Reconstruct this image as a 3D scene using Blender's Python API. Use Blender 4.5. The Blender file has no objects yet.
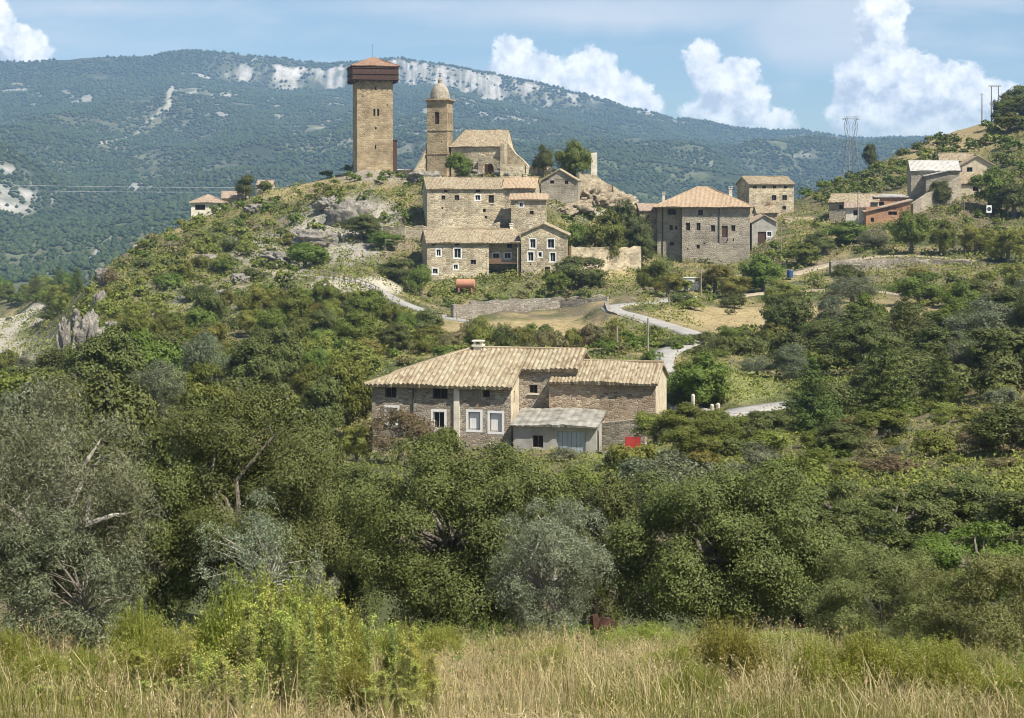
import bpy, math, random
import numpy as np
from mathutils import Vector, Matrix

# ------------------------------------------------------------------ basics
F = 1700.0; HY = 200.0; CX = 512.0           # lens in pixels, horizon row, centre column
R = math.radians
rng = np.random.default_rng(11)
random.seed(5)
scene = bpy.context.scene
COL = scene.collection

def wx(px, Y): return (px - CX) * Y / F
def wz(py, Y): return (HY - py) * Y / F

def tag(o, label=None, cat=None, group=None, kind=None):
    if label: o['label'] = label
    if cat: o['category'] = cat
    if group: o['group'] = group
    if kind or cat: o["kind"] = kind or "thing"
    return o

def link(name, data, parent=None):
    o = bpy.data.objects.new(name, data); COL.objects.link(o)
    if parent is not None: o.parent = parent
    return o

def empty(name, loc, rz=0.0):
    o = bpy.data.objects.new(name, None); COL.objects.link(o)
    o.empty_display_size = 0.5
    o.location = loc; o.rotation_euler = (0, 0, rz)
    return o

def mesh_np(name, V, Q, mat=None, uv=None, smooth=False, col=None):
    """mesh from numpy: V (n,3), Q (m,k) faces of k corners"""
    V = np.asarray(V, dtype=np.float32); Q = np.asarray(Q, dtype=np.int32)
    me = bpy.data.meshes.new(name)
    k = Q.shape[1]
    me.vertices.add(len(V)); me.vertices.foreach_set('co', V.ravel())
    me.loops.add(Q.size); me.loops.foreach_set('vertex_index', Q.ravel())
    me.polygons.add(len(Q))
    me.polygons.foreach_set('loop_start', np.arange(0, Q.size, k, dtype=np.int32))
    me.polygons.foreach_set('loop_total', np.full(len(Q), k, dtype=np.int32))
    if smooth: me.polygons.foreach_set('use_smooth', np.ones(len(Q), dtype=bool))
    if uv is not None:
        l = me.uv_layers.new(name='UVMap'); l.data.foreach_set('uv', np.asarray(uv, dtype=np.float32).ravel())
    if col is not None:
        a = me.color_attributes.new('Col', 'FLOAT_COLOR', 'POINT')
        c = np.ones((len(V), 4), dtype=np.float32); c[:, :3] = col
        a.data.foreach_set('color', c.ravel())
    me.update(calc_edges=True)
    if mat is not None: me.materials.append(mat)
    return me

class MB:
    """collects faces with uv and material slot, builds one mesh"""
    def __init__(s): s.v = []; s.f = []; s.uv = []; s.m = []
    def face(s, pts, uvs=None, m=0):
        b = len(s.v); s.v.extend([tuple(p) for p in pts]); s.f.append(list(range(b, b + len(pts))))
        if uvs is None:
            n = (Vector(pts[1]) - Vector(pts[0])).cross(Vector(pts[-1]) - Vector(pts[0]))
            if abs(n.z) > max(abs(n.x), abs(n.y)): uvs = [(p[0], p[1]) for p in pts]
            elif abs(n.x) > abs(n.y): uvs = [(p[1] + 3.7, p[2]) for p in pts]
            else: uvs = [(p[0], p[2]) for p in pts]
        s.uv.extend(uvs); s.m.append(m)
    def box(s, x0, x1, y0, y1, z0, z1, m=0):
        p = [(x, y, z) for z in (z0, z1) for y in (y0, y1) for x in (x0, x1)]
        for q in ((0,2,3,1),(4,5,7,6),(0,1,5,4),(2,6,7,3),(0,4,6,2),(1,3,7,5)):
            s.face([p[i] for i in q], None, m)
    def obox(s, o, a, b, c, m=0):
        """box from corner o along three edge vectors (right handed)"""
        o, a, b, c = Vector(o), Vector(a), Vector(b), Vector(c)
        if a.cross(b).dot(c) < 0: a, b = b, a
        p = [o, o+a, o+b, o+a+b, o+c, o+a+c, o+b+c, o+a+b+c]
        for q in ((0,2,3,1),(4,5,7,6),(0,1,5,4),(2,6,7,3),(0,4,6,2),(1,3,7,5)):
            s.face([p[i] for i in q], None, m)
    def tube(s, pts, rad, n=6, m=0, cap=True):
        pts = [Vector(p) for p in pts]
        rings = []
        for i, p in enumerate(pts):
            d = (pts[min(i+1, len(pts)-1)] - pts[max(i-1, 0)]).normalized()
            a = d.orthogonal().normalized() if i == 0 else (rings_a - d * rings_a.dot(d)).normalized()
            rings_a = a; b = d.cross(a)
            r = rad[i] if isinstance(rad, (list, tuple)) else rad
            rings.append([p + (a * math.cos(2*math.pi*k/n) + b * math.sin(2*math.pi*k/n)) * r for k in range(n)])
        for i in range(len(rings)-1):
            for k in range(n):
                k2 = (k+1) % n
                s.face([rings[i][k], rings[i][k2], rings[i+1][k2], rings[i+1][k]], [(k/n, i), ((k+1)/n, i), ((k+1)/n, i+1), (k/n, i+1)], m)
        if cap:
            s.face(rings[0][::-1], [(0, 0)]*n, m); s.face(rings[-1], [(0, 0)]*n, m)
    def build(s, name, mats, parent=None, smooth=False):
        me = bpy.data.meshes.new(name)
        me.from_pydata(s.v, [], s.f)
        l = me.uv_layers.new(name='UVMap'); l.data.foreach_set('uv', np.array(s.uv, dtype=np.float32).ravel())
        if not isinstance(mats, (list, tuple)): mats = [mats]
        for m in mats: me.materials.append(m)
        me.polygons.foreach_set('material_index', np.array(s.m, dtype=np.int32))
        if smooth: me.polygons.foreach_set('use_smooth', np.ones(len(s.f), dtype=bool))
        me.update()
        return link(name, me, parent)

# ------------------------------------------------------------------ noise
def _h(ix, iy, seed):
    v = np.sin(ix * 127.1 + iy * 311.7 + seed * 74.7) * 43758.5453
    return v - np.floor(v)
def vnoise(x, y, seed=0):
    x = np.asarray(x, float); y = np.asarray(y, float)
    ix = np.floor(x); iy = np.floor(y); fx = x - ix; fy = y - iy
    fx = fx*fx*(3-2*fx); fy = fy*fy*(3-2*fy)
    a = _h(ix, iy, seed); b = _h(ix+1, iy, seed); c = _h(ix, iy+1, seed); d = _h(ix+1, iy+1, seed)
    return a + (b-a)*fx + (c-a)*fy + (a-b-c+d)*fx*fy
def fbm(x, y, seed=0, oct=4):
    s = 0; a = .5; t = 0
    for i in range(oct):
        s = s + a * vnoise(x, y, seed + i*13); t += a; a *= .5; x = np.asarray(x)*2.03; y = np.asarray(y)*2.03
    return s / t
def sstep(a, b, x):
    t = np.clip((np.asarray(x, float) - a) / (b - a), 0, 1); return t*t*(3-2*t)

# ------------------------------------------------------------------ node helpers
class NT:
    def __init__(s, tree): s.t = tree; s.n = tree.nodes; s.l = tree.links
    def node(s, typ, **kw):
        n = s.n.new(typ)
        for k, v in kw.items(): setattr(n, k, v)
        return n
    def inp(s, sock, val):
        if hasattr(val, 'is_output'): s.l.new(val, sock)
        elif val is not None: sock.default_value = val
    def math(s, op, a, b=None, c=None, clamp=False):
        n = s.node('ShaderNodeMath', operation=op, use_clamp=clamp)
        s.inp(n.inputs[0], a)
        if b is not None: s.inp(n.inputs[1], b)
        if c is not None: s.inp(n.inputs[2], c)
        return n.outputs[0]
    def vmath(s, op, a, b=None):
        n = s.node('ShaderNodeVectorMath', operation=op); s.inp(n.inputs[0], a)
        if b is not None: s.inp(n.inputs[1], b)
        return n.outputs[0]
    def mix(s, f, a, b, blend='MIX'):
        n = s.node('ShaderNodeMix', data_type='RGBA', blend_type=blend)
        s.inp(n.inputs[0], f); s.inp(n.inputs[6], a); s.inp(n.inputs[7], b); return n.outputs[2]
    def noise(s, vec, scale, detail=4, rough=.55, dist=0.0, col=False):
        n = s.node('ShaderNodeTexNoise'); s.inp(n.inputs['Vector'], vec)
        n.inputs['Scale'].default_value = scale; n.inputs['Detail'].default_value = detail
        n.inputs['Roughness'].default_value = rough; n.inputs['Distortion'].default_value = dist
        return n.outputs['Color' if col else 'Fac']
    def ramp(s, f, stops):
        n = s.node('ShaderNodeValToRGB'); s.inp(n.inputs[0], f)
        e = n.color_ramp.elements
        while len(e) < len(stops): e.new(.5)
        for i, (p, c) in enumerate(stops):
            e[i].position = p
            e[i].color = (c, c, c, 1) if isinstance(c, (int, float)) else (*c, 1)
        return n.outputs[0]
    def rng(s, v, a, b, c=0., d=1., smooth=False):
        n = s.node('ShaderNodeMapRange'); s.inp(n.inputs[0], v)
        if smooth: n.interpolation_type = 'SMOOTHSTEP'
        for i, x in enumerate((a, b, c, d)): n.inputs[i+1].default_value = x
        return n.outputs[0]

def c4(c): return (c[0], c[1], c[2], 1.0)
def newmat(name):
    m = bpy.data.materials.new(name); m.use_nodes = True
    t = NT(m.node_tree); b = m.node_tree.nodes['Principled BSDF']
    b.inputs['Roughness'].default_value = .85
    if 'Specular IOR Level' in b.inputs: b.inputs['Specular IOR Level'].default_value = .2
    return m, t, b
def bump(t, b, h, strength=.5, dist=.05):
    n = t.node('ShaderNodeBump'); n.inputs['Strength'].default_value = strength; n.inputs['Distance'].default_value = dist
    t.inp(n.inputs['Height'], h); t.l.new(n.outputs[0], b.inputs['Normal'])

def plain(name, c, var=.25, scale=6., rough=.8, metallic=0.):
    m, t, b = newmat(name)
    tc = t.node('ShaderNodeTexCoord')
    n = t.noise(tc.outputs['Object'], scale, 6)
    b.inputs['Roughness'].default_value = rough; b.inputs['Metallic'].default_value = metallic
    k = t.rng(n, .3, .7, 1-var, 1+var)
    v = t.node('ShaderNodeHueSaturation'); v.inputs['Color'].default_value = c4(c); t.inp(v.inputs['Value'], k)
    t.l.new(v.outputs[0], b.inputs['Base Color'])
    return m

def stone(name, pal, mortar, scale=(2.4, 4.6), edge=.07, stain=(.75, 1.15), bstr=.8, dark=.35):
    """irregular rubble masonry from uv metres"""
    m, t, b = newmat(name)
    tc = t.node('ShaderNodeTexCoord')
    mp = t.node('ShaderNodeMapping'); mp.inputs['Scale'].default_value = (scale[0], scale[1], 1)
    w = t.noise(tc.outputs['UV'], 1.7, 3, col=True)
    wv = t.vmath('MULTIPLY', t.vmath('SUBTRACT', w, (.5, .5, .5)), (.22, .12, 0))
    t.l.new(t.vmath('ADD', tc.outputs['UV'], wv), mp.inputs['Vector'])
    v = t.node('ShaderNodeTexVoronoi', voronoi_dimensions='2D'); t.l.new(mp.outputs[0], v.inputs['Vector']); v.inputs['Scale'].default_value = 1
    v.inputs['Randomness'].default_value = .8
    d = t.node('ShaderNodeTexVoronoi', voronoi_dimensions='2D', feature='DISTANCE_TO_EDGE'); t.l.new(mp.outputs[0], d.inputs['Vector']); d.inputs['Scale'].default_value = 1
    d.inputs['Randomness'].default_value = .8
    sx = t.node('ShaderNodeSeparateColor'); t.l.new(v.outputs['Color'], sx.inputs[0])
    col = t.ramp(sx.outputs[0], [(i/(len(pal)-1), c) for i, c in enumerate(pal)])
    fine = t.noise(tc.outputs['UV'], 9, 6)
    col = t.mix(1.0, col, t.ramp(fine, [(.3, .7), (.7, 1.2)]), 'MULTIPLY')
    big = t.noise(tc.outputs['Object'], .35, 5)
    col = t.mix(1.0, col, t.ramp(big, [(.36, stain[0]), (.64, stain[1])]), 'MULTIPLY')
    e = t.rng(d.outputs['Distance'], 0, edge, 1, 0)
    col = t.mix(t.math('MULTIPLY', e, .75), col, c4(mortar))
    # rain streaks and lichen
    st = t.node('ShaderNodeMapping'); st.inputs['Scale'].default_value = (1.6, .16, 1); t.l.new(tc.outputs['UV'], st.inputs['Vector'])
    sn = t.noise(st.outputs[0], 1.0, 5, .65)
    col = t.mix(t.math('MULTIPLY', t.rng(sn, .56, .78), dark), col, c4((.10, .085, .07)))
    t.l.new(col, b.inputs['Base Color'])
    h = t.math('ADD', t.math('MULTIPLY', t.rng(d.outputs['Distance'], 0, .15), 1.), t.math('MULTIPLY', fine, .4))
    bump(t, b, h, bstr, .06)
    b.inputs['Roughness'].default_value = .95
    return m

def tiles(name, pal, tw=.22, tl=.42, lich=(.42, .38, .28), lf=.4):
    m, t, b = newmat(name)
    tc = t.node('ShaderNodeTexCoord')
    s = t.node('ShaderNodeSeparateXYZ'); t.l.new(tc.outputs['UV'], s.inputs[0])
    a = t.math('FLOOR', t.math('DIVIDE', s.outputs[0], tw)); 
    off = t.node('ShaderNodeTexWhiteNoise', noise_dimensions='1D'); t.l.new(a, off.inputs['W'])
    yv = t.math('ADD', t.math('DIVIDE', s.outputs[1], tl), t.math('MULTIPLY', off.outputs[0], .35))
    c = t.math('FLOOR', yv)
    cb = t.node('ShaderNodeCombineXYZ'); t.l.new(a, cb.inputs[0]); t.l.new(c, cb.inputs[1])
    wn = t.node('ShaderNodeTexWhiteNoise', noise_dimensions='2D'); t.l.new(cb.outputs[0], wn.inputs['Vector'])
    col = t.ramp(wn.outputs[0], [(i/(len(pal)-1), p) for i, p in enumerate(pal)])
    big = t.noise(tc.outputs['Object'], .7, 6, .6)
    col = t.mix(t.math('MULTIPLY', t.rng(big, .45, .7), lf), col, c4(lich))
    fine = t.noise(tc.outputs['Object'], 14, 4)
    col = t.mix(1., col, t.ramp(fine, [(.3, .75), (.7, 1.2)]), 'MULTIPLY')
    t.l.new(col, b.inputs['Base Color'])
    fr = t.math('FRACT', yv)
    bump(t, b, t.math('MULTIPLY', fr, -1.), .6, .05)
    return m

def leafmat(name, cols, trans=.3, var=.35, rough=.55, hue=.03):
    """leaf colours vary per leaf and per plant"""
    m, t, b = newmat(name)
    g = t.node('ShaderNodeNewGeometry'); oi = t.node('ShaderNodeObjectInfo')
    col = t.ramp(g.outputs['Random Per Island'], [(i/(len(cols)-1), c) for i, c in enumerate(cols)])
    tc = t.node('ShaderNodeTexCoord')
    n = t.noise(tc.outputs['Object'], 1.6, 2)
    hs = t.node('ShaderNodeHueSaturation'); t.l.new(col, hs.inputs['Color'])
    t.inp(hs.inputs['Hue'], t.rng(oi.outputs['Random'], 0, 1, .5-hue, .5+hue))
    val = t.math('ADD', t.rng(oi.outputs['Random'], 0, 1, 1-var*.5, 1+var*.5), t.rng(n, .3, .7, -.22, .22))
    t.inp(hs.inputs['Value'], val)
    t.l.new(hs.outputs[0], b.inputs['Base Color'])
    b.inputs['Roughness'].default_value = rough; b.inputs['Specular IOR Level'].default_value = .22
    tr = t.node('ShaderNodeBsdfTranslucent'); 
    h2 = t.node('ShaderNodeHueSaturation'); h2.inputs['Saturation'].default_value = 1.15; h2.inputs['Value'].default_value = 1.25; t.l.new(hs.outputs[0], h2.inputs['Color'])
    t.l.new(h2.outputs[0], tr.inputs['Color'])
    mx = t.node('ShaderNodeMixShader'); mx.inputs[0].default_value = trans
    t.l.new(b.outputs[0], mx.inputs[1]); t.l.new(tr.outputs[0], mx.inputs[2])
    out = m.node_tree.nodes['Material Output']; t.l.new(mx.outputs[0], out.inputs['Surface'])
    return m
# ------------------------------------------------------------------ terrain
# control points: (column, row, distance) of bare ground as the photograph shows it
CPR = [
 # hill with the tower, left flank
 (375,170,357),(370,180,340),(420,178,348),(470,172,352),(340,190,335),(345,228,308),(300,262,280),(250,302,240),(200,345,200),(150,382,165),
 (100,394,150),(60,372,200),(62,352,225),(84,300,262),(125,255,300),(185,224,340),(212,216,372),(262,192,370),(330,178,372),(300,215,330),(240,245,310),
 (180,290,262),(140,320,240),(240,345,205),(300,330,215),(340,300,245),(310,375,165),(350,278,262),(380,293,250),(415,310,236),(450,318,225),
 # village terraces
 (430,282,285),(480,284,284),(520,279,286),(567,276,288),(430,227,304),(490,228,304),(545,217,308),(405,240,300),(380,225,308),
 (560,208,320),(590,190,335),(555,172,345),(525,172,350),(610,205,333),(632,214,334),(625,236,322),(590,250,308),(600,285,270),(640,232,345),
 (500,310,240),(560,305,243),(460,322,224),(520,335,205),(580,330,208),(540,345,188),(480,352,170),(420,352,180),
 # centre right
 (640,305,222),(612,313,212),(660,327,196),(687,333,190),(650,350,165),(665,355,160),(700,345,178),(740,312,232),(700,292,262),(800,322,214),(860,322,212),(930,320,210),
 (700,262,318),(745,258,318),(670,262,318),(780,244,312),(790,278,280),(765,222,356),(720,232,362),(850,214,344),(820,232,325),(930,205,338),(975,192,346),
 (900,292,250),(930,257,288),(860,262,288),(1000,252,290),(1010,285,255),(1000,222,322),(980,168,380),
 (800,198,388),(860,174,408),(900,156,420),(950,134,430),(985,122,436),(1024,116,438),(900,185,372),(850,190,372),(940,160,395),
 (770,340,188),(860,350,180),(950,345,180),(740,388,142),(760,368,160),(700,372,145),
 # farm and in front of it
 (360,450,122),(450,452,119),(560,451,116),(640,448,117),(700,416,124),(740,412,126),(790,404,132),(680,440,108),(520,440,128),(600,420,132),(450,410,140),(560,385,152),
 (500,470,100),(620,470,100),(400,470,100),(740,450,100),(250,440,100),(150,430,105),(50,425,105),(0,405,135),
 # right bank
 (820,440,108),(880,420,112),(960,400,118),(1020,375,124),(880,462,88),(960,440,88),(1020,425,88),(820,490,80),(900,360,155),(1000,335,165),
 # far left valley
 (32,398,190),(0,402,190),(18,378,250),(42,368,236),(45,356,275),(0,390,240),(72,334,226),(88,290,264),(66,366,208),(-60,400,220),
 (20,345,330),(10,318,400),(30,298,480),(0,300,520),(60,292,520),(-60,320,420),(-100,360,300),
]
P0 = [(px, Y, wz(py, Y)) for px, py, Y in CPR]
for px in (-420, 0, 256, 512, 768, 1024, 1440):       # the bank below the camera and the belt of trees
    for Y, z in ((2., -1.6), (6., -2.3), (11., -3.6), (18., -5.35), (26., -7.0), (34., -8.9), (45., -11.1), (62., -13.2), (80., -15.0)):
        if Y < 40 or 0 < px < 1024: P0.append((px, Y, z - (.25 if px > 900 else 0)*(Y > 20) + (.25 if px < 100 else 0)*(15 < Y < 40)))
for px, Y, z in ((1440,60,-12),(1440,90,-9),(1440,130,-6),(1440,200,-6),(1440,300,4),(1440,440,34),(1150,436,28),(1150,330,2),(1150,200,-11),(1150,110,-9),
                 (-420,60,-13),(-420,120,-16),(-420,220,-22),(-420,400,-34),(-200,160,-18),(-150,220,-22)):
    P0.append((px, Y, z))
for px in (-420, -150, 20, 150, 280, 400, 512, 640, 760, 880, 1000, 1150, 1440):   # ground falls away behind the crest
    d = 30 if px > 840 else 0
    P0.append((px, 480 + (40 if px > 840 else 0), (-34 if px < 200 else -22) + d*.8)); P0.append((px, 700, -52)); P0.append((px, 980, -66))
P0 = np.array(P0, float)
def _uv(x, y):
    y = np.maximum(np.asarray(y, float), 1.5)
    return np.clip(np.asarray(x, float) / y, -.62, .62) * 5.0, np.log(y) * 1.6
_cu, _cv = _uv((P0[:, 0]-CX)/F*P0[:, 1], P0[:, 1])
def _tk(r2): return r2 * np.log(r2 + 1e-12) * .5
_n = len(P0)
_A = np.zeros((_n+3, _n+3))
_A[:_n, :_n] = _tk((_cu[:, None]-_cu)**2 + (_cv[:, None]-_cv)**2) + np.eye(_n) * .0025
_A[:_n, _n] = _A[_n, :_n] = 1; _A[:_n, _n+1] = _A[_n+1, :_n] = _cu; _A[:_n, _n+2] = _A[_n+2, :_n] = _cv
_w = np.linalg.solve(_A, np.concatenate([P0[:, 2], np.zeros(3)]))
def _tps(x, y):
    u, v = _uv(x, y); sh = u.shape; u = u.ravel(); v = v.ravel(); out = np.empty_like(u)
    for i in range(0, len(u), 20000):
        uu = u[i:i+20000, None]; vv = v[i:i+20000, None]
        out[i:i+20000] = _tk((uu-_cu)**2 + (vv-_cv)**2) @ _w[:_n] + _w[_n] + _w[_n+1]*u[i:i+20000] + _w[_n+2]*v[i:i+20000]
    return out.reshape(sh)

# roads: centre line in (column, row, distance), width
ROADS = {
 'lane': ([(860,398,138),(800,403,132),(760,408,129),(725,414,125),(690,409,132),(668,392,142),(660,370,152),(664,354,163),(692,342,178),(694,335,187),(668,326,197),(634,316,208),(615,311,214),(612,306.5,221),(630,304,226),(655,302,232),(690,296,245)], 2.7),
 'track': ([(298,275,268),(330,278,262),(362,284,257),(384,294,250),(400,302,243),(418,309,237),(440,316,228),(470,322,222)], 1.9),
 'terrace_path': ([(790,275,280),(840,262,288),(885,256,290),(930,256.5,288),(985,262,283),(1060,270,278)], 3.0),
 'farm_track': ([(720,300,250),(770,292,256),(830,290,254),(880,292,250),(930,300,240)], 2.2),
}
def smooth_poly(pts, n=6):
    pts = [Vector(p) for p in pts]; out = []
    for i in range(len(pts)-1):
        p0, p1, p2, p3 = pts[max(i-1, 0)], pts[i], pts[i+1], pts[min(i+2, len(pts)-1)]
        for k in range(n):
            t = k/n
            out.append(.5*((2*p1)+(p2-p0)*t+(2*p0-5*p1+4*p2-p3)*t*t+(3*p1-p0-3*p2+p3)*t**3))
    out.append(pts[-1]); return out
ROADL = {k: (smooth_poly([(wx(a, Y), Y, wz(b, Y)) for a, b, Y in pts]), w) for k, (pts, w) in ROADS.items()}
_seg = []
for k, (pl, w) in ROADL.items():
    for a, b in zip(pl[:-1], pl[1:]): _seg.append((a.x, a.y, a.z, b.x, b.y, b.z, w))
_seg = np.array(_seg)
def roaddist(x, y):
    """distance to nearest road edge and the road height there"""
    x = np.asarray(x, float).ravel(); y = np.asarray(y, float).ravel()
    best = np.full(x.shape, 1e9); bz = np.zeros(x.shape)
    sel = np.where((y > 110) & (y < 310))[0]
    X = x[sel]; Y = y[sel]; B = best[sel]; Z = bz[sel]
    for ax, ay, az, bx, by, bz_, w in _seg:
        dx, dy = bx-ax, by-ay; L = dx*dx+dy*dy+1e-9
        t = np.clip(((X-ax)*dx+(Y-ay)*dy)/L, 0, 1)
        d = np.hypot(X-ax-t*dx, Y-ay-t*dy) - w/2
        m = d < B; B[m] = d[m]; Z[m] = (az+t*(bz_-az))[m]
    best[sel] = B; bz[sel] = Z
    return best, bz
def ground(x, y, rough=True):
    x = np.asarray(x, float); y = np.asarray(y, float); sh = np.broadcast(x, y).shape
    x = np.broadcast_to(x, sh).ravel(); y = np.broadcast_to(y, sh).ravel()
    z = _tps(x, y)
    if rough:
        a = np.clip((y-60)/150, 0, 1)
        z = z + (fbm(x/9, y/9, 3, 3)-.5) * 1.5 * a * np.clip((500-y)/200+.3, .3, 1) + (fbm(x/1.7, y/1.7, 8, 2)-.5) * (.18+.3*a)
        hill = sstep(60, 20, np.hypot((x+55)/1.0, (y-300)/1.0))      # rocky flank left of the village
        z = z + hill * (np.abs(fbm(x/5, y/5, 21, 3)-.5)*5 - .8)
    d, rz = roaddist(x, y)
    k = sstep(2.6, .3, d)
    z = z*(1-k) + (rz-.06)*k
    return z.reshape(sh)
def gz(x, y): return float(ground(np.array([x]), np.array([y]))[0])
_YS = np.exp(np.linspace(np.log(13), np.log(640), 700))
def hits(px, py, ymin=13):
    """distance at which the view through (px,py) meets the ground (nan if none)"""
    px = np.atleast_1d(np.asarray(px, float)); py = np.atleast_1d(np.asarray(py, float)); out = np.full(px.shape, np.nan)
    Ys = _YS[_YS >= ymin]
    for i in range(0, len(px), 200):
        a = px[i:i+200, None]; b = py[i:i+200, None]
        g = ground((a-CX)*Ys/F, np.broadcast_to(Ys, (a.shape[0], len(Ys))))
        m = g >= (HY-b)*Ys/F
        k = np.argmax(m, axis=1); ok = m.any(axis=1) & (k > 0)
        out[i:i+200] = np.where(ok, Ys[k], np.nan)
    return out

def inpoly(px, py, poly):
    px = np.asarray(px, float); py = np.asarray(py, float); c = np.zeros(px.shape, bool); n = len(poly)
    for i in range(n):
        x1, y1 = poly[i]; x2, y2 = poly[(i+1) % n]
        m = ((y1 > py) != (y2 > py)) & (px < (x2-x1)*(py-y1)/((y2-y1) if y2 != y1 else 1e-9)+x1)
        c ^= m
    return c

# ground sheet -------------------------------------------------------------
NU, NV = 560, 520
us = np.linspace(-1.1, 1.1, NU); us = np.sign(us)*np.abs(us)**1.6*.7
vs = np.exp(np.linspace(np.log(1.6), np.log(1000), NV))
GU, GV = np.meshgrid(us, vs)
GX = GU*GV; GY = GV
GZ = ground(GX, GY)
# colours of soil, straw, rock, green cover
SOIL = np.array((.17, .135, .085)); STRAW = np.array((.37, .29, .145)); ROCK = np.array((.36, .33, .285)); COVER = np.array((.085, .095, .035)); CHALK = np.array((.52, .47, .38)); PASTURE = np.array((.19, .2, .075))
gpx = CX+F*GX/GY; gpy = HY-F*GZ/GY
n1 = fbm(GX/6, GY/6, 31, 4); n2 = fbm(GX/1.5, GY/1.5, 37, 3)
C = np.empty(GX.shape+(3,)); C[:] = COVER
def blend(mask, col):
    global C
    m = np.clip(mask, 0, 1)[..., None]; C = C*(1-m) + np.asarray(col)*m
blend(sstep(.48, .62, n1)*.8, SOIL)
blend(sstep(.55, .7, fbm(GX/4, GY/4, 51, 3))*.8*(GY > 100), STRAW*.8)
def zone(cx, cy, rx, ry, y0, y1, col, amt=1., soft=.5):
    d = np.hypot((gpx-cx)/rx, (gpy-cy)/ry) + (n2-.5)*.7
    blend(sstep(1+soft*.5, 1-soft*.5, d)*amt*(GY > y0)*(GY < y1), col)
# meadow in front
blend((GY < 33).astype(float), STRAW*.75); blend(sstep(.5, .62, n1)*(GY < 33)*.6, SOIL)
zone(530, 329, 95, 10, 180, 230, STRAW*.92); zone(590, 340, 50, 10, 165, 215, STRAW*.9, .8)
zone(800, 318, 120, 14, 190, 240, STRAW, .9); zone(700, 318, 60, 14, 190, 250, STRAW*.95, .7); zone(880, 310, 90, 10, 205, 245, STRAW*.9, .8); zone(900, 272, 80, 12, 255, 285, SOIL*1.3, .7)
zone(745, 385, 35, 18, 130, 170, PASTURE*1.25, .9); zone(700, 375, 30, 15, 130, 165, PASTURE, .6)
zone(620, 452, 60, 8, 95, 118, PASTURE*1.1, .9)
zone(975, 135, 34, 18, 370, 445, STRAW*.85, .8); zone(930, 150, 50, 14, 370, 430, STRAW, .7)
zone(380, 178, 70, 9, 325, 365, STRAW*.75, .8); zone(385, 174, 60, 8, 325, 365, ROCK*.8, .6); zone(300, 190, 60, 12, 320, 380, STRAW, .7)
zone(350, 228, 60, 34, 270, 335, ROCK, .85); zone(280, 255, 50, 25, 250, 320, ROCK, .6); zone(200, 300, 60, 25, 220, 300, ROCK*.9, .35)
zone(600, 195, 50, 22, 310, 350, CHALK*.85, .9); zone(590, 265, 60, 18, 285, 320, STRAW*1.05, .8); zone(520, 290, 90, 10, 255, 290, PASTURE*.8, .6)
zone(370, 285, 60, 9, 240, 275, CHALK, .8); zone(470, 228, 70, 10, 295, 320, SOIL*1.4, .8); zone(410, 250, 25, 25, 285, 315, SOIL*1.2, .8)
zone(10, 312, 60, 26, 350, 470, CHALK*.9, .9); zone(10, 350, 60, 14, 250, 350, CHALK, .7)
zone(930, 440, 120, 26, 70, 118, SOIL*1.15, .8); zone(870, 265, 120, 8, 280, 300, SOIL*1.4, .7)
zone(960, 215, 70, 22, 300, 345, SOIL*.8, .6)
sl = np.gradient(GZ, axis=0)/np.maximum(np.gradient(GY, axis=0), .01)
blend(sstep(.9, 1.6, np.abs(sl))*(GY > 150), ROCK*.95)
C *= (.8+.4*n2)[..., None]
idx = np.arange(NU*NV).reshape(NV, NU)
Q = np.stack([idx[:-1, :-1], idx[:-1, 1:], idx[1:, 1:], idx[1:, :-1]], -1).reshape(-1, 4)
gm, t, b = newmat('earth_and_dry_ground')
at_ = t.node('ShaderNodeVertexColor', layer_name='Col'); tc = t.node('ShaderNodeTexCoord')
nz = t.noise(tc.outputs['Object'], 1.3, 8, .65)
nf = t.noise(tc.outputs['Object'], 11, 5, .6)
col = t.mix(1., at_.outputs[0], t.ramp(nz, [(.3, .62), (.7, 1.35)]), 'MULTIPLY')
col = t.mix(1., col, t.ramp(nf, [(.3, .72), (.7, 1.25)]), 'MULTIPLY')
t.l.new(col, b.inputs['Base Color']); b.inputs['Roughness'].default_value = 1.
bump(t, b, t.math('ADD', nz, t.math('MULTIPLY', nf, .3)), .8, .35)
gmesh = mesh_np('ground', np.stack([GX, GY, GZ], -1).reshape(-1, 3), Q, gm, smooth=True, col=C.reshape(-1, 3))
tag(link('ground', gmesh), kind='structure')

# roads ---------------------------------------------------------------------
mroad, t, b = newmat('pale_concrete_road')
tc = t.node('ShaderNodeTexCoord')
n = t.noise(tc.outputs['Object'], .6, 7, .65); nn = t.noise(tc.outputs['Object'], 6, 5)
t.l.new(t.mix(1., t.ramp(n, [(.3, (.27, .255, .23)), (.7, (.38, .36, .325))]), t.ramp(nn, [(.3, .82), (.7, 1.12)]), 'MULTIPLY'), b.inputs['Base Color'])
mtrack = plain('beaten_earth_track', (.34, .28, .2), .3, 2.5)
for nm, (pl, w) in ROADL.items():
    V = []; W = w/2
    for i, p in enumerate(pl):
        d = pl[min(i+1, len(pl)-1)] - pl[max(i-1, 0)]; s = Vector((d.y, -d.x, 0)).normalized()
        for k in (-1, -.94, -.33, .33, .94, 1):
            q = p + s*W*k; V.append((q.x, q.y, p.z + (.05 if abs(k) < 1 else -.25)))
    q = np.array([[i*6+k, i*6+k+1, i*6+k+7, i*6+k+6] for i in range(len(pl)-1) for k in range(5)])
    name = {'lane': 'road', 'track': 'path', 'terrace_path': 'road', 'farm_track': 'path'}[nm]
    tag(link(name, mesh_np(name, V, q, mroad if nm in ('lane', 'track') else mtrack)), kind='structure')

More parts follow.
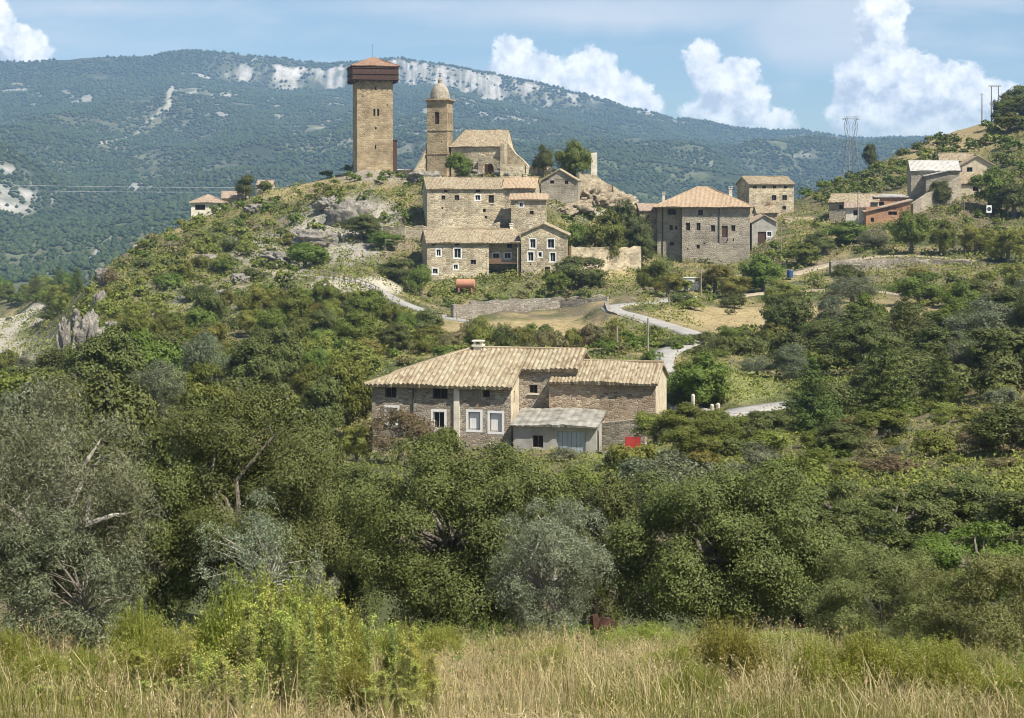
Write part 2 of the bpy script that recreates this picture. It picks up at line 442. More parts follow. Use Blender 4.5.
# ------------------------------------------------------------------ far mountain
RIDGE = [(-900,95),(-500,78),(-200,68),(0,62),(60,60),(100,58),(150,56),(180,50),(200,50),(260,57),(300,61),(350,62),(400,60),(450,66),(500,75),(550,86),(620,104),(680,119),(740,127),(800,131),(860,138),(900,139),(960,136),(1100,130),(1400,120),(1900,110)]
rpx = np.array([a for a, _ in RIDGE], float); rpy = np.array([b for _, b in RIDGE], float)
MU, MV = 1300, 420
mpx = np.linspace(-700, 1724, MU)
mt = np.linspace(0, 1.25, MV)
MPX, MT = np.meshgrid(mpx, mt)
ry = np.interp(MPX, rpx, rpy)
RY = 4600 + 500*sstep(500, 900, MPX) - 300*sstep(300, -100, MPX)   # distance of the crest
cliff = sstep(150, 230, MPX)*sstep(640, 560, MPX)
def msurf(MPX, MT, warp=True):
    ry = np.interp(MPX, rpx, rpy)
    RYd = 4600 + 500*sstep(500, 900, MPX) - 300*sstep(300, -100, MPX)
    T = np.clip(MT, 0, 1)
    Yd = 850 + (RYd-850) * T**.93
    zr = wz(ry, RYd)
    prof = .50*T + .26*T**2 + .24*T**6
    z = -62 + (zr+62) * prof
    amp = np.sin(np.pi*np.clip(T, 0, 1))**.7
    X = (MPX-CX)*Yd/F
    gul = (1-np.abs(2*fbm(X/520+.35*Yd/900, Yd/1500, 61, 3)-1))
    z = z + (gul-.6)*95*amp + (fbm(X/160, Yd/220, 67, 3)-.5)*42*amp
    # nearer ridge that runs down to the right
    z = z + 60*np.exp(-((T-.52-.1*(MPX-700)/300)/.09)**2)*sstep(480, 760, MPX)
    z = z + 55*np.exp(-((MPX+10)/60)**2-((T-.30)/.07)**2)
    cl = sstep(150, 240, MPX)*sstep(620, 500, MPX)
    st = sstep(.955, .975, T+(fbm(X/70, X*0+3, 71, 3)-.5)*.03)
    z = z + cl*(st*44 - 44*sstep(.80, 1.0, T))*1.0
    z = z + (fbm(X/60, Yd/60, 75, 3)-.5)*10*cl*sstep(.86, .95, T) + (fbm(X/110, X*0, 76, 3)-.5)*14*sstep(.8, 1, T)
    B = np.clip(MT-1, 0, 1)
    Yd = Yd + B*1400; z = z - B*300
    return (MPX-CX)*Yd/F, Yd, z
MX, MY, MZ = msurf(MPX, MT)
mppx = MPX; mppy = HY-F*MZ/MY
sx = MX/MY
FOREST = np.array((.034, .048, .020)); SCRUB = np.array((.15, .15, .085)); LIME = np.array((.50, .465, .41)); LIGHTG = np.array((.105, .13, .045))
C = np.empty(MX.shape+(3,)); C[:] = FOREST
nA = fbm(MX/140, MY/260, 81, 4); nB = fbm(MX/32, MY/60, 83, 3); nC = fbm(MX/300, MY/600, 85, 3)
blend(sstep(.5, .64, nC)*.6, SCRUB); blend(sstep(.6, .68, nB)*.5, SCRUB*1.2)
def mzone(cx, cy, rx, ry, col, amt=1., thr=.45, ns=nB, soft=.12, rot=0.):
    a, b_ = mppx-cx, mppy-cy; c, s = math.cos(R(rot)), math.sin(R(rot))
    d = np.hypot((a*c+b_*s)/rx, (-a*s+b_*c)/ry)
    blend(sstep(1.1, .6, d)*sstep(thr-soft, thr+soft, ns)*amt*(MT < 1.02), col)
Tn = MT
band = sstep(.956, .964, Tn+(nB-.5)*.03-.012*sstep(480, 560, MPX))*sstep(1.0, .985, Tn)
crack = sstep(.62, .46, fbm(MX/10, MT*9, 91, 3))*sstep(.22, .45, vnoise(MX/8, MT*20, 92))
blend(band*cliff*(.35+.65*crack)*sstep(.58, .66, fbm(MX/45, MT*22, 95, 3)+.42*sstep(330, 390, MPX)*sstep(650, 570, MPX)), LIME*.8)
mzone(225, 82, 45, 24, LIME*.85, .6, .60); mzone(222, 100, 10, 28, LIME*.8, .6, .56, rot=-12); mzone(190, 90, 22, 22, LIME*.85, .6, .58); mzone(265, 72, 70, 10, LIME, .9, .52); mzone(80, 92, 20, 20, LIME*.75, .6, .55, rot=40); mzone(35, 92, 25, 22, LIME*.65, .55, .57); mzone(8, 90, 18, 22, LIME*.7, .55, .55)
mzone(285, 105, 16, 30, LIME*.75, .6, .6, rot=-15); mzone(340, 115, 30, 30, LIME*.8, .6, .66); mzone(440, 120, 60, 40, LIME*.8, .6, .68); mzone(510, 108, 60, 20, LIME*.75, .5, .66); mzone(660, 118, 40, 6, LIME*.7, .6, .55, rot=15); mzone(560, 100, 40, 10, LIME*.65, .6, .56, rot=16)
mzone(580, 160, 14, 9, LIME*.75, .5, .54); mzone(680, 165, 50, 12, LIME*.6, .45, .6); mzone(800, 152, 44, 6, LIME*.7, .6, .56, ns=fbm(MX/22, MY/40, 58, 3)); mzone(142, 188, 18, 7, LIME*.7, .8, .46)
mzone(8, 190, 36, 27, LIME*.85, .95, .36, rot=25); mzone(14, 192, 30, 20, FOREST*1.5, .7, .55, ns=fbm(MX/18, MY/50, 57, 3), rot=25); mzone(15, 150, 30, 7, LIME*.6, .5, .56)
mzone(700, 140, 110, 8, LIGHTG, .8, .4, rot=8); mzone(620, 175, 140, 30, LIGHTG, .45, .5); mzone(150, 240, 120, 40, LIGHTG, .4, .5); mzone(60, 60, 200, 25, FOREST*.7, .5, .3)
# the bulldozed track that climbs the slope, and two pale gullies lower down
def mline(pts, w, col, amt=1.):
    P = np.array(pts, float); D = np.full(mppx.shape, 1e9)
    for (ax, ay), (bx, by) in zip(P[:-1], P[1:]):
        tt = np.clip(((mppx-ax)*(bx-ax)+(mppy-ay)*(by-ay))/((bx-ax)**2+(by-ay)**2), 0, 1)
        D = np.minimum(D, np.hypot(mppx-ax-tt*(bx-ax), mppy-ay-tt*(by-ay)))
    blend(sstep(w*1.25, w*.5, D+(nB-.5)*w)*amt*(MT < 1), col)
TRK = [(100,143),(118,141),(135,136),(148,122),(160,112),(170,106),(169,98),(172,88)]
mline(TRK[:5], 1.5, (.34, .32, .23)); mline(TRK[4:], 3., (.36, .34, .25))
GUL1 = [(88,262),(100,248),(112,238)]; GUL2 = [(52,205),(53,195),(58,188)]
mline(GUL1, 2., LIME*.65); mline(GUL2, 1.5, LIME*.5)
C *= (.8+.4*nA)[..., None]
ISROCK = (C[..., 0] > .22)
idx = np.arange(MU*MV).reshape(MV, MU)
Q = np.stack([idx[:-1, :-1], idx[:-1, 1:], idx[1:, 1:], idx[1:, :-1]], -1).reshape(-1, 4)
mm, t, b = newmat('wooded_mountainside')
at_ = t.node('ShaderNodeVertexColor', layer_name='Col'); tc = t.node('ShaderNodeTexCoord')
mp = t.node('ShaderNodeMapping'); mp.inputs['Scale'].default_value = (.05, .05, .02); t.l.new(tc.outputs['Object'], mp.inputs[0])
nz = t.noise(mp.outputs[0], 1., 6, .65)
t.l.new(t.mix(1., at_.outputs[0], t.ramp(nz, [(.3, .6), (.7, 1.35)]), 'MULTIPLY'), b.inputs['Base Color']); b.inputs['Roughness'].default_value = 1.
bump(t, b, nz, .7, 14.)
mmesh = mesh_np('mountain', np.stack([MX, MY, MZ], -1).reshape(-1, 3), Q, mm, smooth=True, col=C.reshape(-1, 3))
tag(link('mountain', mmesh), kind='structure')

# far wood on the mountain: thousands of small crowns as one mass
r2 = np.random.default_rng(77)
N = 170000
fpx = r2.uniform(-150, 1174, N); ft = r2.uniform(.02, 1., N)**.8
i_u = np.clip(np.searchsorted(mpx, fpx), 0, MU-1); i_v = np.clip((ft/1.25*(MV-1)).astype(int), 0, MV-1)
rock = ISROCK[i_v, i_u]; dens = fbm((fpx-CX)*2/90., ft*45, 99, 3)
keep = (~rock | (r2.random(N) < .05)) & (dens > .34+.25*r2.random(N)-.1)
fpx, ft = fpx[keep], ft[keep]
fx, fy, fz = msurf(fpx, ft)
rad = r2.uniform(1.9, 4.2, len(fx))*(.55+fy/5200)
B0 = np.array([(0,0,1),(1,0,.1),(.31,.95,.0),(-.81,.59,.15),(-.81,-.59,0),(.31,-.95,.1),(0,0,-.6)])
Fc = np.array([(0,1,2),(0,2,3),(0,3,4),(0,4,5),(0,5,1),(6,2,1),(6,3,2),(6,4,3),(6,5,4),(6,1,5)])
jit = 1+r2.uniform(-.3, .3, (len(fx), 7, 1))
VV = B0[None]*jit*rad[:, None, None]*np.array([1, 1, .95]) + np.stack([fx, fy, fz+rad*.35], -1)[:, None]
FF = (Fc[None]+np.arange(len(fx))[:, None, None]*7).reshape(-1, 3)
mfor = leafmat('distant_forest_leaves', [(.022, .036, .016), (.038, .052, .020), (.070, .082, .030), (.045, .062, .024)], .1, 0., .9)
tag(link('forest', mesh_np('forest', VV.reshape(-1, 3), FF, mfor, smooth=True)), kind='stuff', label='dark green forest covering the slopes of the far mountain', cat='forest')
# ------------------------------------------------------------------ building materials
TAN = [(.47,.385,.25),(.58,.485,.33),(.34,.275,.18),(.64,.555,.395),(.52,.425,.27)]
mTAN = stone('tan_rubble_masonry', TAN, (.50,.42,.29), (1.5,2.9), .09, (.62,1.2))
mTOWER = stone('squared_tan_masonry', [(.40,.305,.18),(.47,.365,.22),(.32,.245,.145),(.52,.41,.255)], (.32,.25,.155), (1.1,2.2), .06, (.62,1.1), .6, .4)
mGREY = stone('grey_brown_masonry', [(.38,.33,.25),(.44,.385,.295),(.32,.275,.205),(.49,.43,.335)], (.42,.37,.29), (1.6,3.), .08, (.7,1.12))
mBROWN = stone('dark_brown_rubble_masonry', [(.31,.26,.20),(.42,.36,.28),(.22,.18,.14),(.50,.44,.35),(.35,.29,.22),(.40,.30,.20)], (.44,.39,.31), (3.0,7.4), .10)
mRUST = stone('reddish_brown_rubble_masonry', [(.36,.25,.16),(.48,.37,.25),(.25,.175,.12),(.56,.47,.34),(.40,.27,.17),(.48,.37,.25)], (.46,.38,.28), (3.0,7.4), .10)
mDRY = stone('dry_stone_walling', [(.33,.29,.23),(.42,.37,.30),(.26,.22,.17),(.48,.43,.35)], (.13,.11,.08), (1.8,4.0), .12, (.75,1.15), 1.)
mSANDY = plain('sandy_plaster_and_sunlit_sides', (.56,.47,.33), .25, 1.5)  # plaster, and the paler colour of the farmhouse's sunlit sides
mPALE = plain('pale_plaster', (.66,.60,.48), .22, 1.5)
mCONC = plain('grey_cement_render', (.36,.34,.30), .25, 1.2)
mBRICK = stone('orange_brick_and_rubble', [(.48,.24,.13),(.52,.29,.17),(.42,.21,.12),(.55,.36,.22)], (.42,.30,.2), (3.2,9.), .06, (.85,1.1), .5, .25)
tFARM = tiles('weathered_straw_clay_tiles', [(.17,.125,.08),(.29,.23,.145),(.35,.29,.19),(.21,.15,.09),(.41,.35,.245),(.26,.195,.12)], lich=(.35,.315,.21), lf=.6)
tORNG = tiles('orange_clay_tiles', [(.36,.25,.155),(.41,.30,.195),(.30,.21,.13),(.46,.35,.24)], lich=(.42,.34,.235), lf=.6)
tBRWN = tiles('brown_clay_tiles', [(.25,.19,.12),(.34,.27,.175),(.19,.145,.095),(.40,.325,.22)], lich=(.38,.335,.225), lf=.65)
tPINK = tiles('pale_red_clay_tiles', [(.30,.215,.155),(.37,.28,.205),(.24,.175,.125),(.43,.34,.26)], lich=(.38,.33,.255), lf=.4)
tGREY = tiles('grey_stone_slab_roof', [(.44,.42,.38),(.52,.49,.44),(.38,.36,.32),(.56,.53,.48)], .5, .5, (.4,.38,.33), .4)
mDARK = plain('dark_weathered_timber', (.085,.048,.034), .35, 5)
mTIMB = plain('brown_timber', (.16,.10,.06), .35, 5)
mWHITE = plain('white_paint', (.76,.75,.72), .08, 3, .6)
mGLASS = plain('dark_window_opening', (.018,.017,.017), .3, 3, .35)
mGDOOR = plain('grey_blue_painted_metal', (.34,.38,.42), .12, 1.5, .55)
mRED = plain('red_painted_sheet', (.42,.05,.04), .3, 2, .5)
mIRON = plain('dark_iron', (.06,.06,.06), .3, 5, .5)
mSTEEL = plain('galvanised_steel', (.20,.21,.22), .2, 2, .5, .4)
mPOLE = plain('weathered_pole_timber', (.27,.23,.18), .25, 3)
mROOFCEM = plain('fibre_cement_sheet', (.25,.235,.2), .5, 1.1)

class Wall:
    def __init__(s, p0, p1):
        s.p0 = Vector((p0[0], p0[1], 0)); s.p1 = Vector((p1[0], p1[1], 0)); s.L = (s.p1-s.p0).length
        s.t = (s.p1-s.p0).normalized(); s.n = Vector((s.t.y, -s.t.x, 0)); s.holes = []
    def P(s, u, h, d=0.): return s.p0+s.t*u+Vector((0, 0, h))-s.n*d
    def mesh(s, mb, z0, z1, m=0, depth=.28, uo=0.):
        xs = sorted({0., s.L, *[h[0] for h in s.holes], *[h[1] for h in s.holes]}); zs = sorted({z0, z1, *[h[2] for h in s.holes], *[h[3] for h in s.holes]})
        for a, b in zip(xs[:-1], xs[1:]):
            for c, d in zip(zs[:-1], zs[1:]):
                if any(h[0]-1e-6 <= a and b <= h[1]+1e-6 and h[2]-1e-6 <= c and d <= h[3]+1e-6 for h in s.holes): continue
                mb.face([s.P(a, c), s.P(b, c), s.P(b, d), s.P(a, d)], [(a+uo, c), (b+uo, c), (b+uo, d), (a+uo, d)], m)
        for a, b, c, d in s.holes:
            for q in ((s.P(a,c), s.P(b,c), s.P(b,c,depth), s.P(a,c,depth)), (s.P(a,d,depth), s.P(b,d,depth), s.P(b,d), s.P(a,d)),
                      (s.P(a,c,depth), s.P(a,d,depth), s.P(a,d), s.P(a,c)), (s.P(b,c), s.P(b,d), s.P(b,d,depth), s.P(b,c,depth))):
                mb.face(q, None, m)

def window(parent, w, u, h, ww, hh, style='dark', name=None):
    """opening in wall w: its frame as a part, its pane as a sub-part"""
    a, b, c, d = u, u+ww, h, h+hh
    f = MB(); t, n = w.t, w.n; Z = Vector((0, 0, 1))
    mats = {'white': mWHITE, 'shut': mWHITE, 'tall': mWHITE}.get(style, mTIMB)
    fw = min(.07, ww*.12); D = .20
    for o, x, z in ((w.P(a, c, D), ww, fw), (w.P(a, d-fw, D), ww, fw)): f.obox(o, t*x, -n*.05, Z*z, 0)
    for o in (w.P(a, c+fw, D), w.P(b-fw, c+fw, D)): f.obox(o, t*fw, -n*.05, Z*(hh-2*fw), 0)
    if style != 'shut' and ww > .55: f.obox(w.P((a+b)/2-.025, c+fw, D+.004), t*.05, -n*.04, Z*(hh-2*fw), 0)
    if style in ('white', 'shut', 'tall'):     # painted band round the opening
        e = .17
        for o, x, z in ((w.P(a-e, c-e, -.012), ww+2*e, e-.004), (w.P(a-e, d+.004, -.012), ww+2*e, e)): f.obox(o, t*x, -n*.03, Z*z, 1)
        for o in (w.P(a-e, c, -.012), w.P(b+.004, c, -.012)): f.obox(o, t*(e-.004), -n*.03, Z*hh, 1)
    elif style == 'sill': f.obox(w.P(a-.12, c-.12, -.10), t*(ww+.24), -n*.12, Z*.10, 1)
    ob = f.build(name or ('door' if style == 'door' else 'window'), [mats, mWHITE if style != 'sill' else mPALE], parent)
    p = MB()
    if style == 'shut':
        k = 4
        for i in range(k): p.obox(w.P(a+fw+(ww-2*fw)*i/k+.004, c+fw, D-.05), t*((ww-2*fw)/k-.008), -n*.03, Z*(hh-2*fw), 0)
        p.build('shutter', mWHITE, ob)
    elif style == 'door':
        p.obox(w.P(a+fw, c, D-.02), t*(ww-2*fw), -n*.04, Z*(hh-fw), 0); p.build('door_leaf', mDARK, ob)
    else:
        p.face([w.P(a+fw, c+fw, D+.03), w.P(b-fw, c+fw, D+.03), w.P(b-fw, d-fw, D+.03), w.P(a+fw, d-fw, D+.03)]); p.build('pane', mGLASS, ob)
    return ob

_rr = random.Random(17)
def roof_plane(mb, poly, tw=.24, amp=.06, thick=.16, m=0, flat=False):
    """tiled slope; poly[0]->poly[1] is the eave, left to right seen from outside"""
    poly = [Vector(p) for p in poly]; o = poly[0]
    e = (poly[1]-o).normalized(); n = e.cross(poly[-1]-o).normalized()
    if n.z < 0: n = -n
    g = n.cross(e)
    P2 = [((p-o).dot(e), (p-o).dot(g)) for p in poly]
    s0 = min(p[0] for p in P2)+1e-4; s1 = max(p[0] for p in P2)-1e-4
    k = 2 if flat else max(2, int((s1-s0)/(tw/4)))
    prev = None; J = {}
    for i in range(k+1):
        s = s0+(s1-s0)*i/k; ts = []
        for (x1, y1), (x2, y2) in zip(P2, P2[1:]+P2[:1]):
            if (x1-s)*(x2-s) <= 0 and abs(x2-x1) > 1e-9: ts.append(y1+(y2-y1)*(s-x1)/(x2-x1))
        if len(ts) < 2: continue
        lo, hi = min(ts), max(ts); hh = 0 if flat else amp*abs(math.sin(math.pi*s/tw))
        jl, jn = J.setdefault(int(s//tw), (_rr.uniform(-.07, .05), _rr.uniform(-.02, .02))); wob = .05*math.sin(s*1.1+len(poly))+.04*math.sin(s*.43)
        if hi-lo > .6 and not flat: lo += jl*.8
        hh += jn*(not flat)+wob*(s1-s0 > 4)*(not flat)
        row = (o+e*s+g*lo+n*hh, o+e*s+g*hi+n*hh, o+e*s+g*lo-n*thick, o+e*s+g*hi-n*thick, s, lo, hi)
        if prev:
            a, b = prev, row
            mb.face([a[0], b[0], b[1], a[1]], [(a[4], a[5]), (b[4], b[5]), (b[4], b[6]), (a[4], a[6])], m)
            mb.face([a[2], a[3], b[3], b[2]], [(a[4], a[5]), (a[4], a[6]), (b[4], b[6]), (b[4], b[5])], m)
            mb.face([a[2], b[2], b[0], a[0]], [(a[4], -.1), (b[4], -.1), (b[4], 0), (a[4], 0)], m)
        else:
            mb.face([row[0], row[1], row[3], row[2]], [(0, row[5]), (0, row[6]), (.1, row[6]), (.1, row[5])], m)
        prev = row
    mb.face([prev[2], prev[3], prev[1], prev[0]], [(0, prev[5]), (0, prev[6]), (.1, prev[6]), (.1, prev[5])], m)
def ridge(mb, a, b, r=.13, m=0): mb.tube([Vector(a)+Vector((0,0,.03)), Vector(b)+Vector((0,0,.03))], r, 7, m)

def gable_roof(mb, x0, x1, y0, y1, ze, rise, ov=.35, axis='x', side=.2, tw=.24):
    """gable over a rectangle, ridge along axis"""
    if axis == 'x':
        ym = (y0+y1)/2; sl = rise/(ym-y0); d = ov*sl
        roof_plane(mb, [(x0-side, y0-ov, ze-d), (x1+side, y0-ov, ze-d), (x1+side, ym, ze+rise), (x0-side, ym, ze+rise)], tw)
        roof_plane(mb, [(x1+side, y1+ov, ze-d), (x0-side, y1+ov, ze-d), (x0-side, ym, ze+rise), (x1+side, ym, ze+rise)], tw)
        ridge(mb, (x0-side, ym, ze+rise), (x1+side, ym, ze+rise))
    else:
        xm = (x0+x1)/2; sl = rise/(xm-x0); d = ov*sl
        roof_plane(mb, [(x0-ov, y1+side, ze-d), (x0-ov, y0-side, ze-d), (xm, y0-side, ze+rise), (xm, y1+side, ze+rise)], tw)
        roof_plane(mb, [(x1+ov, y0-side, ze-d), (x1+ov, y1+side, ze-d), (xm, y1+side, ze+rise), (xm, y0-side, ze+rise)], tw)
        ridge(mb, (xm, y0-side, ze+rise), (xm, y1+side, ze+rise))
def hip_roof(mb, x0, x1, y0, y1, ze, rise, ov=.5, tw=.24, inset=None):
    ym = (y0+y1)/2; i = inset if inset is not None else (y1-y0)/2; d = ov*rise/(ym-y0)
    X0, X1, Y0, Y1, Z = x0-ov, x1+ov, y0-ov, y1+ov, ze-d
    A, B = (x0+i, ym, ze+rise), (x1-i, ym, ze+rise)
    if B[0]-A[0] < .05: A = B = ((x0+x1)/2, ym, ze+rise)
    e = (A == B)
    roof_plane(mb, [(X0,Y0,Z),(X1,Y0,Z),B]+([] if e else [A]), tw); roof_plane(mb, [(X1,Y1,Z),(X0,Y1,Z),A]+([] if e else [B]), tw)
    roof_plane(mb, [(X0,Y1,Z),(X0,Y0,Z),A], tw); roof_plane(mb, [(X1,Y0,Z),(X1,Y1,Z),B], tw)
    if not e: ridge(mb, A, B)
    for c, p in (((X0,Y0,Z),A),((X0,Y1,Z),A),((X1,Y0,Z),B),((X1,Y1,Z),B)): ridge(mb, c, p, .11)

def shell(mb, walls, z0, z1, m=0):
    for i, w in enumerate(walls): w.mesh(mb, z0, z1, m, uo=i*7.3)
def rect(x0, x1, y0, y1):
    """front, right, back, left"""
    return [Wall((x0,y0),(x1,y0)), Wall((x1,y0),(x1,y1)), Wall((x1,y1),(x0,y1)), Wall((x0,y1),(x0,y0))]
def chimney(parent, x, y, z0, h=1.2, s=.6, mat=None):
    m = MB(); m.box(x-s/2, x+s/2, y-s/2, y+s/2, z0, z0+h); m.box(x-s*.68, x+s*.68, y-s*.68, y+s*.68, z0+h+.002, z0+h+.14)
    for dx in (-1, 1): m.box(x+dx*s*.4-.08, x+dx*s*.4+.08, y-s*.4, y+s*.4, z0+h+.142, z0+h+.36)
    m.box(x-s*.7, x+s*.7, y-s*.6, y+s*.6, z0+h+.362, z0+h+.45)
    return m.build('chimney', mat or mPALE, parent)
def site(px, py, Y, name, label, cat, rz=0., group=None):
    return tag(empty(name, (wx(px, Y), Y, wz(py, Y)), R(rz)), label, cat, group)
def opens(parent, wall, lst, style='dark'):
    for it in lst:
        u, h, ww, hh = it[:4]; wall.holes.append((u, u+ww, h, h+hh))
    return [(wall, it[0], it[1], it[2], it[3], it[4] if len(it) > 4 else style) for it in lst]
def put(parent, todo):
    for w, u, h, ww, hh, st in todo: window(parent, w, u, h, ww, hh, st)
def gable_tri(mb, w, z, rise, m=0):
    mb.face([w.P(0, z), w.P(w.L, z), w.P(w.L/2, z+rise)], [(0, z), (w.L, z), (w.L/2, z+rise)], m)

# ------------------------------------------------------------------ the farmhouse
fh = site(372, 450, 121, 'farmhouse', 'long brown stone farmhouse with pale tiled roofs and white shuttered windows, below the village', 'house', -12)
mb = MB(); W = rect(0, 10.1, 0, 12)
todo = opens(fh, W[0], [(.95,3.75,.85,.8),(4.45,3.75,1.1,.8),(1.05,2.0,.8,1.05,'shut'),(4.5,1.65,.8,1.2,'white'),(7.05,1.65,.85,1.25,'shut'),(9.0-.9,3.95,.5,.5),(8.95-.35,1.55,.85,1.3,'shut'),(4.9,-.35,.7,.6),(7.3,-.2,.75,.5)])
todo += opens(fh, W[1], [(1.0,3.4,.5,.9)])
W2 = Wall((10.1, 2.8), (14.2, 2.8))
todo += opens(fh, W2, [(.75,4.0,.6,.6,'sill'),(.55,1.55,.6,.65,'sill')])
W[0].mesh(mb, -3, 4.85); W[3].mesh(mb, -3, 4.85, uo=5); W[2].mesh(mb, -3, 4.85)
W2.mesh(mb, -3, 5.75)
Wr = Wall((14.2, 2.8), (14.2, 12)); Wr.mesh(mb, -3, 4.85); mb.face([(14.2,2.8,4.85),(14.2,12,4.85),(14.2,6,6.85),(14.2,2.8,5.75)])
Wb = Wall((14.2, 12), (10.1, 12)); Wb.mesh(mb, -3, 4.85)
W[1].L = 2.8; W[1].mesh(mb, -3, 4.85, 1); mb.face([(10.1,0,4.85),(10.1,2.8,4.85),(10.1,2.8,5.72)], None, 1)  # side facing the sun coloured paler, its sunlit brightness put into the material
mb.build('wall', [mBROWN, mSANDY], fh)
put(fh, todo)
m = MB(); m.box(6.02, 6.42, -.14, -.003, -3, 4.72); m.build('plaster_strip', mPALE, fh)
m = MB(); m.tube([(3.05,-.09,-2.5),(3.05,-.09,4.65)], .05, 6); m.build('drainpipe', mIRON, fh)
rf = MB(); sl_f = 2.0/6.0; ov = .45
ze = 4.85-ov*sl_f; A = (6.0, 6, 6.85); B = (14.4, 6, 6.85)
yr = 2.8-ov*.6; zr_ = 4.85+yr*sl_f
roof_plane(rf, [(-ov,-ov,ze),(10.3,-ov,ze),(10.3,6,6.85),A], .34, .12)
roof_plane(rf, [(10.3,yr,zr_),(14.45,yr,zr_),(14.45,6,6.85),(10.3,6,6.85)], .34, .12)
roof_plane(rf, [(14.45,12+ov,ze),(-ov,12+ov,ze),A,(14.45,6,6.85)], .34, .12)
roof_plane(rf, [(-ov,12+ov,ze),(-ov,-ov,ze),A], .34, .12)
ridge(rf, A, (14.45,6,6.85), .15); ridge(rf, (-ov,-ov,ze), A, .13); ridge(rf, (-ov,12+ov,ze), A, .13)
rob = rf.build('roof', tFARM, fh)
ch = chimney(rob, 6.4, 5.9, 6.5, .5, .6)
# right wing
wx0, wx1, wy0, wy1 = 14.2, 20.0, 2.2, 8.6
wg = MB(); Wg = rect(12.4, wx1, wy0, wy1)
Wg[0].mesh(wg, -3, 5.0, 0)
Wg[1].mesh(wg, -3, 5.0, 1); gable_tri(wg, Wg[1], 5.0, 1.05, 1); Wg[2].mesh(wg, -3, 5.0, 0); Wg[3].mesh(wg, -3, 5.0, 0); gable_tri(wg, Wg[3], 5.0, 1.05, 0)  # right gable takes the same paler colour, sunlight painted into it
wing = wg.build('side_wing', [mRUST, mSANDY], fh)
rf = MB(); gable_roof(rf, 12.6, wx1, wy0, wy1, 5.06, 1.05, .35, 'x', .18, .26); rf.build('wing_roof', tFARM, wing)
# lean-to store in front of the wing
lt = MB(); Wl = rect(10.6, 16.4, -1.5, 2.6)
todo = opens(fh, Wl[0], [(1.35,.75,.75,.85)])
dl = (3.1, 5.05, -3.0+1.55, 1.92); Wl[0].holes.append(dl)
Wl[0].mesh(lt, -3, 2.3); Wl[1].L = 3.7; Wl[1].mesh(lt, -3, 2.3); Wl[3].mesh(lt, -3, 2.3)
lean = lt.build('lean_to', mCONC, fh)
put(lean, todo)
d_ = MB()
for i in range(6): d_.obox(Wl[0].P(3.12+i*.32, -1.45, .1), Wl[0].t*.30, -Wl[0].n*.05, Vector((0,0,3.35)))
d_.build('double_door', mGDOOR, lean)
rf = MB(); roof_plane(rf, [(10.4,-1.85,2.32),(16.55,-1.85,2.32),(16.55,2.15,3.0),(10.4,2.15,3.0)], .5, .035, .08); rf.build('lean_to_roof', mROOFCEM, lean)

def stone_wall(name, label, pts, h, th, mat, jag=.25, cat='stone wall', seed=1, below=1.5, step=1.0, group=None):
    """free-standing or retaining wall along (column,row_of_top_base,distance) points; h may vary"""
    P = [Vector((wx(a, Y), Y, wz(b, Y))) for a, b, Y in pts]; o = P[0].copy()
    rr = np.random.default_rng(seed); m = MB(); line = []
    for i in range(len(P)-1):
        L = (P[i+1]-P[i]).length; k = max(1, int(L/step))
        for j in range(k): line.append(P[i].lerp(P[i+1], j/k))
    line.append(P[-1])
    hs = [(h if not callable(h) else h(i/(len(line)-1))) + (rr.random()-.5)*2*jag for i in range(len(line))]
    d = 0
    for i in range(len(line)-1):
        a, b = line[i]-o, line[i+1]-o; tt = (b-a); tt.z = 0; n = Vector((tt.y, -tt.x, 0)).normalized()*th/2; L = tt.length
        A0, A1 = a-Vector((0,0,below)), a+Vector((0,0,hs[i])); B0, B1 = b-Vector((0,0,below)), b+Vector((0,0,hs[i+1]))
        m.face([A0+n, B0+n, B1+n, A1+n], [(d, A0.z), (d+L, B0.z), (d+L, B1.z), (d, A1.z)])
        m.face([B0-n, A0-n, A1-n, B1-n], [(d, B0.z), (d+L, A0.z), (d+L, A1.z), (d, B1.z)])
        m.face([A1+n, B1+n, B1-n, A1-n], [(d, 0), (d+L, 0), (d+L, th), (d, th)])
        if i == 0: m.face([A0-n, A0+n, A1+n, A1-n])
        if i == len(line)-2: m.face([B0+n, B0-n, B1-n, B1+n])
        d += L
    ob = m.build(name, mat); ob.location = o
    return tag(ob, label, cat, group)
stone_wall('stone_wall', 'rough brown stone yard wall beside the grey metal double door', [(603,450,116.5),(620,449,116),(646,449,115.5)], 2.0, .5, mBROWN, .15, seed=3)
rp = MB(); rp.box(0, 1.05, -.03, .03, 0, .9); rp.box(.04, .10, .032, .10, -.3, .85); rp.box(.95, 1.01, .032, .10, -.3, .85)
o = rp.build('red_panel', mRED); o.location = (wx(625, 114.6), 114.6, wz(450, 114.6)); o.rotation_euler = (R(-8), 0, R(-14)); tag(o, 'bright red sheet leaning against the yard wall by the farmhouse', 'panel')

# ------------------------------------------------------------------ the great tower
S = .21
tw_ = site(357, 173, 357, 'stone_tower', 'tall square stone tower with dark wooden gallery and tiled pyramid roof, on the hilltop', 'tower', 12)
mb = MB(); W = rect(0, 7.6, 0, 7.6)
todo = opens(tw_, W[0], [(3.45,12.0,.45,1.5),(4.25,12.0,.45,1.5),(3.75,9.2,.4,.5),(3.75,5.0,.28,.9),(3.8,17.4,.3,.8),(1.0,16.0,.2,.3),(6.3,14.2,.2,.3),(1.4,8,.2,.3)])
todo += opens(tw_, W[3], [(3.5,12,.5,1.4)])
shell(mb, W, -5, 20.2); mb.build('wall', mTOWER, tw_); put(tw_, todo)
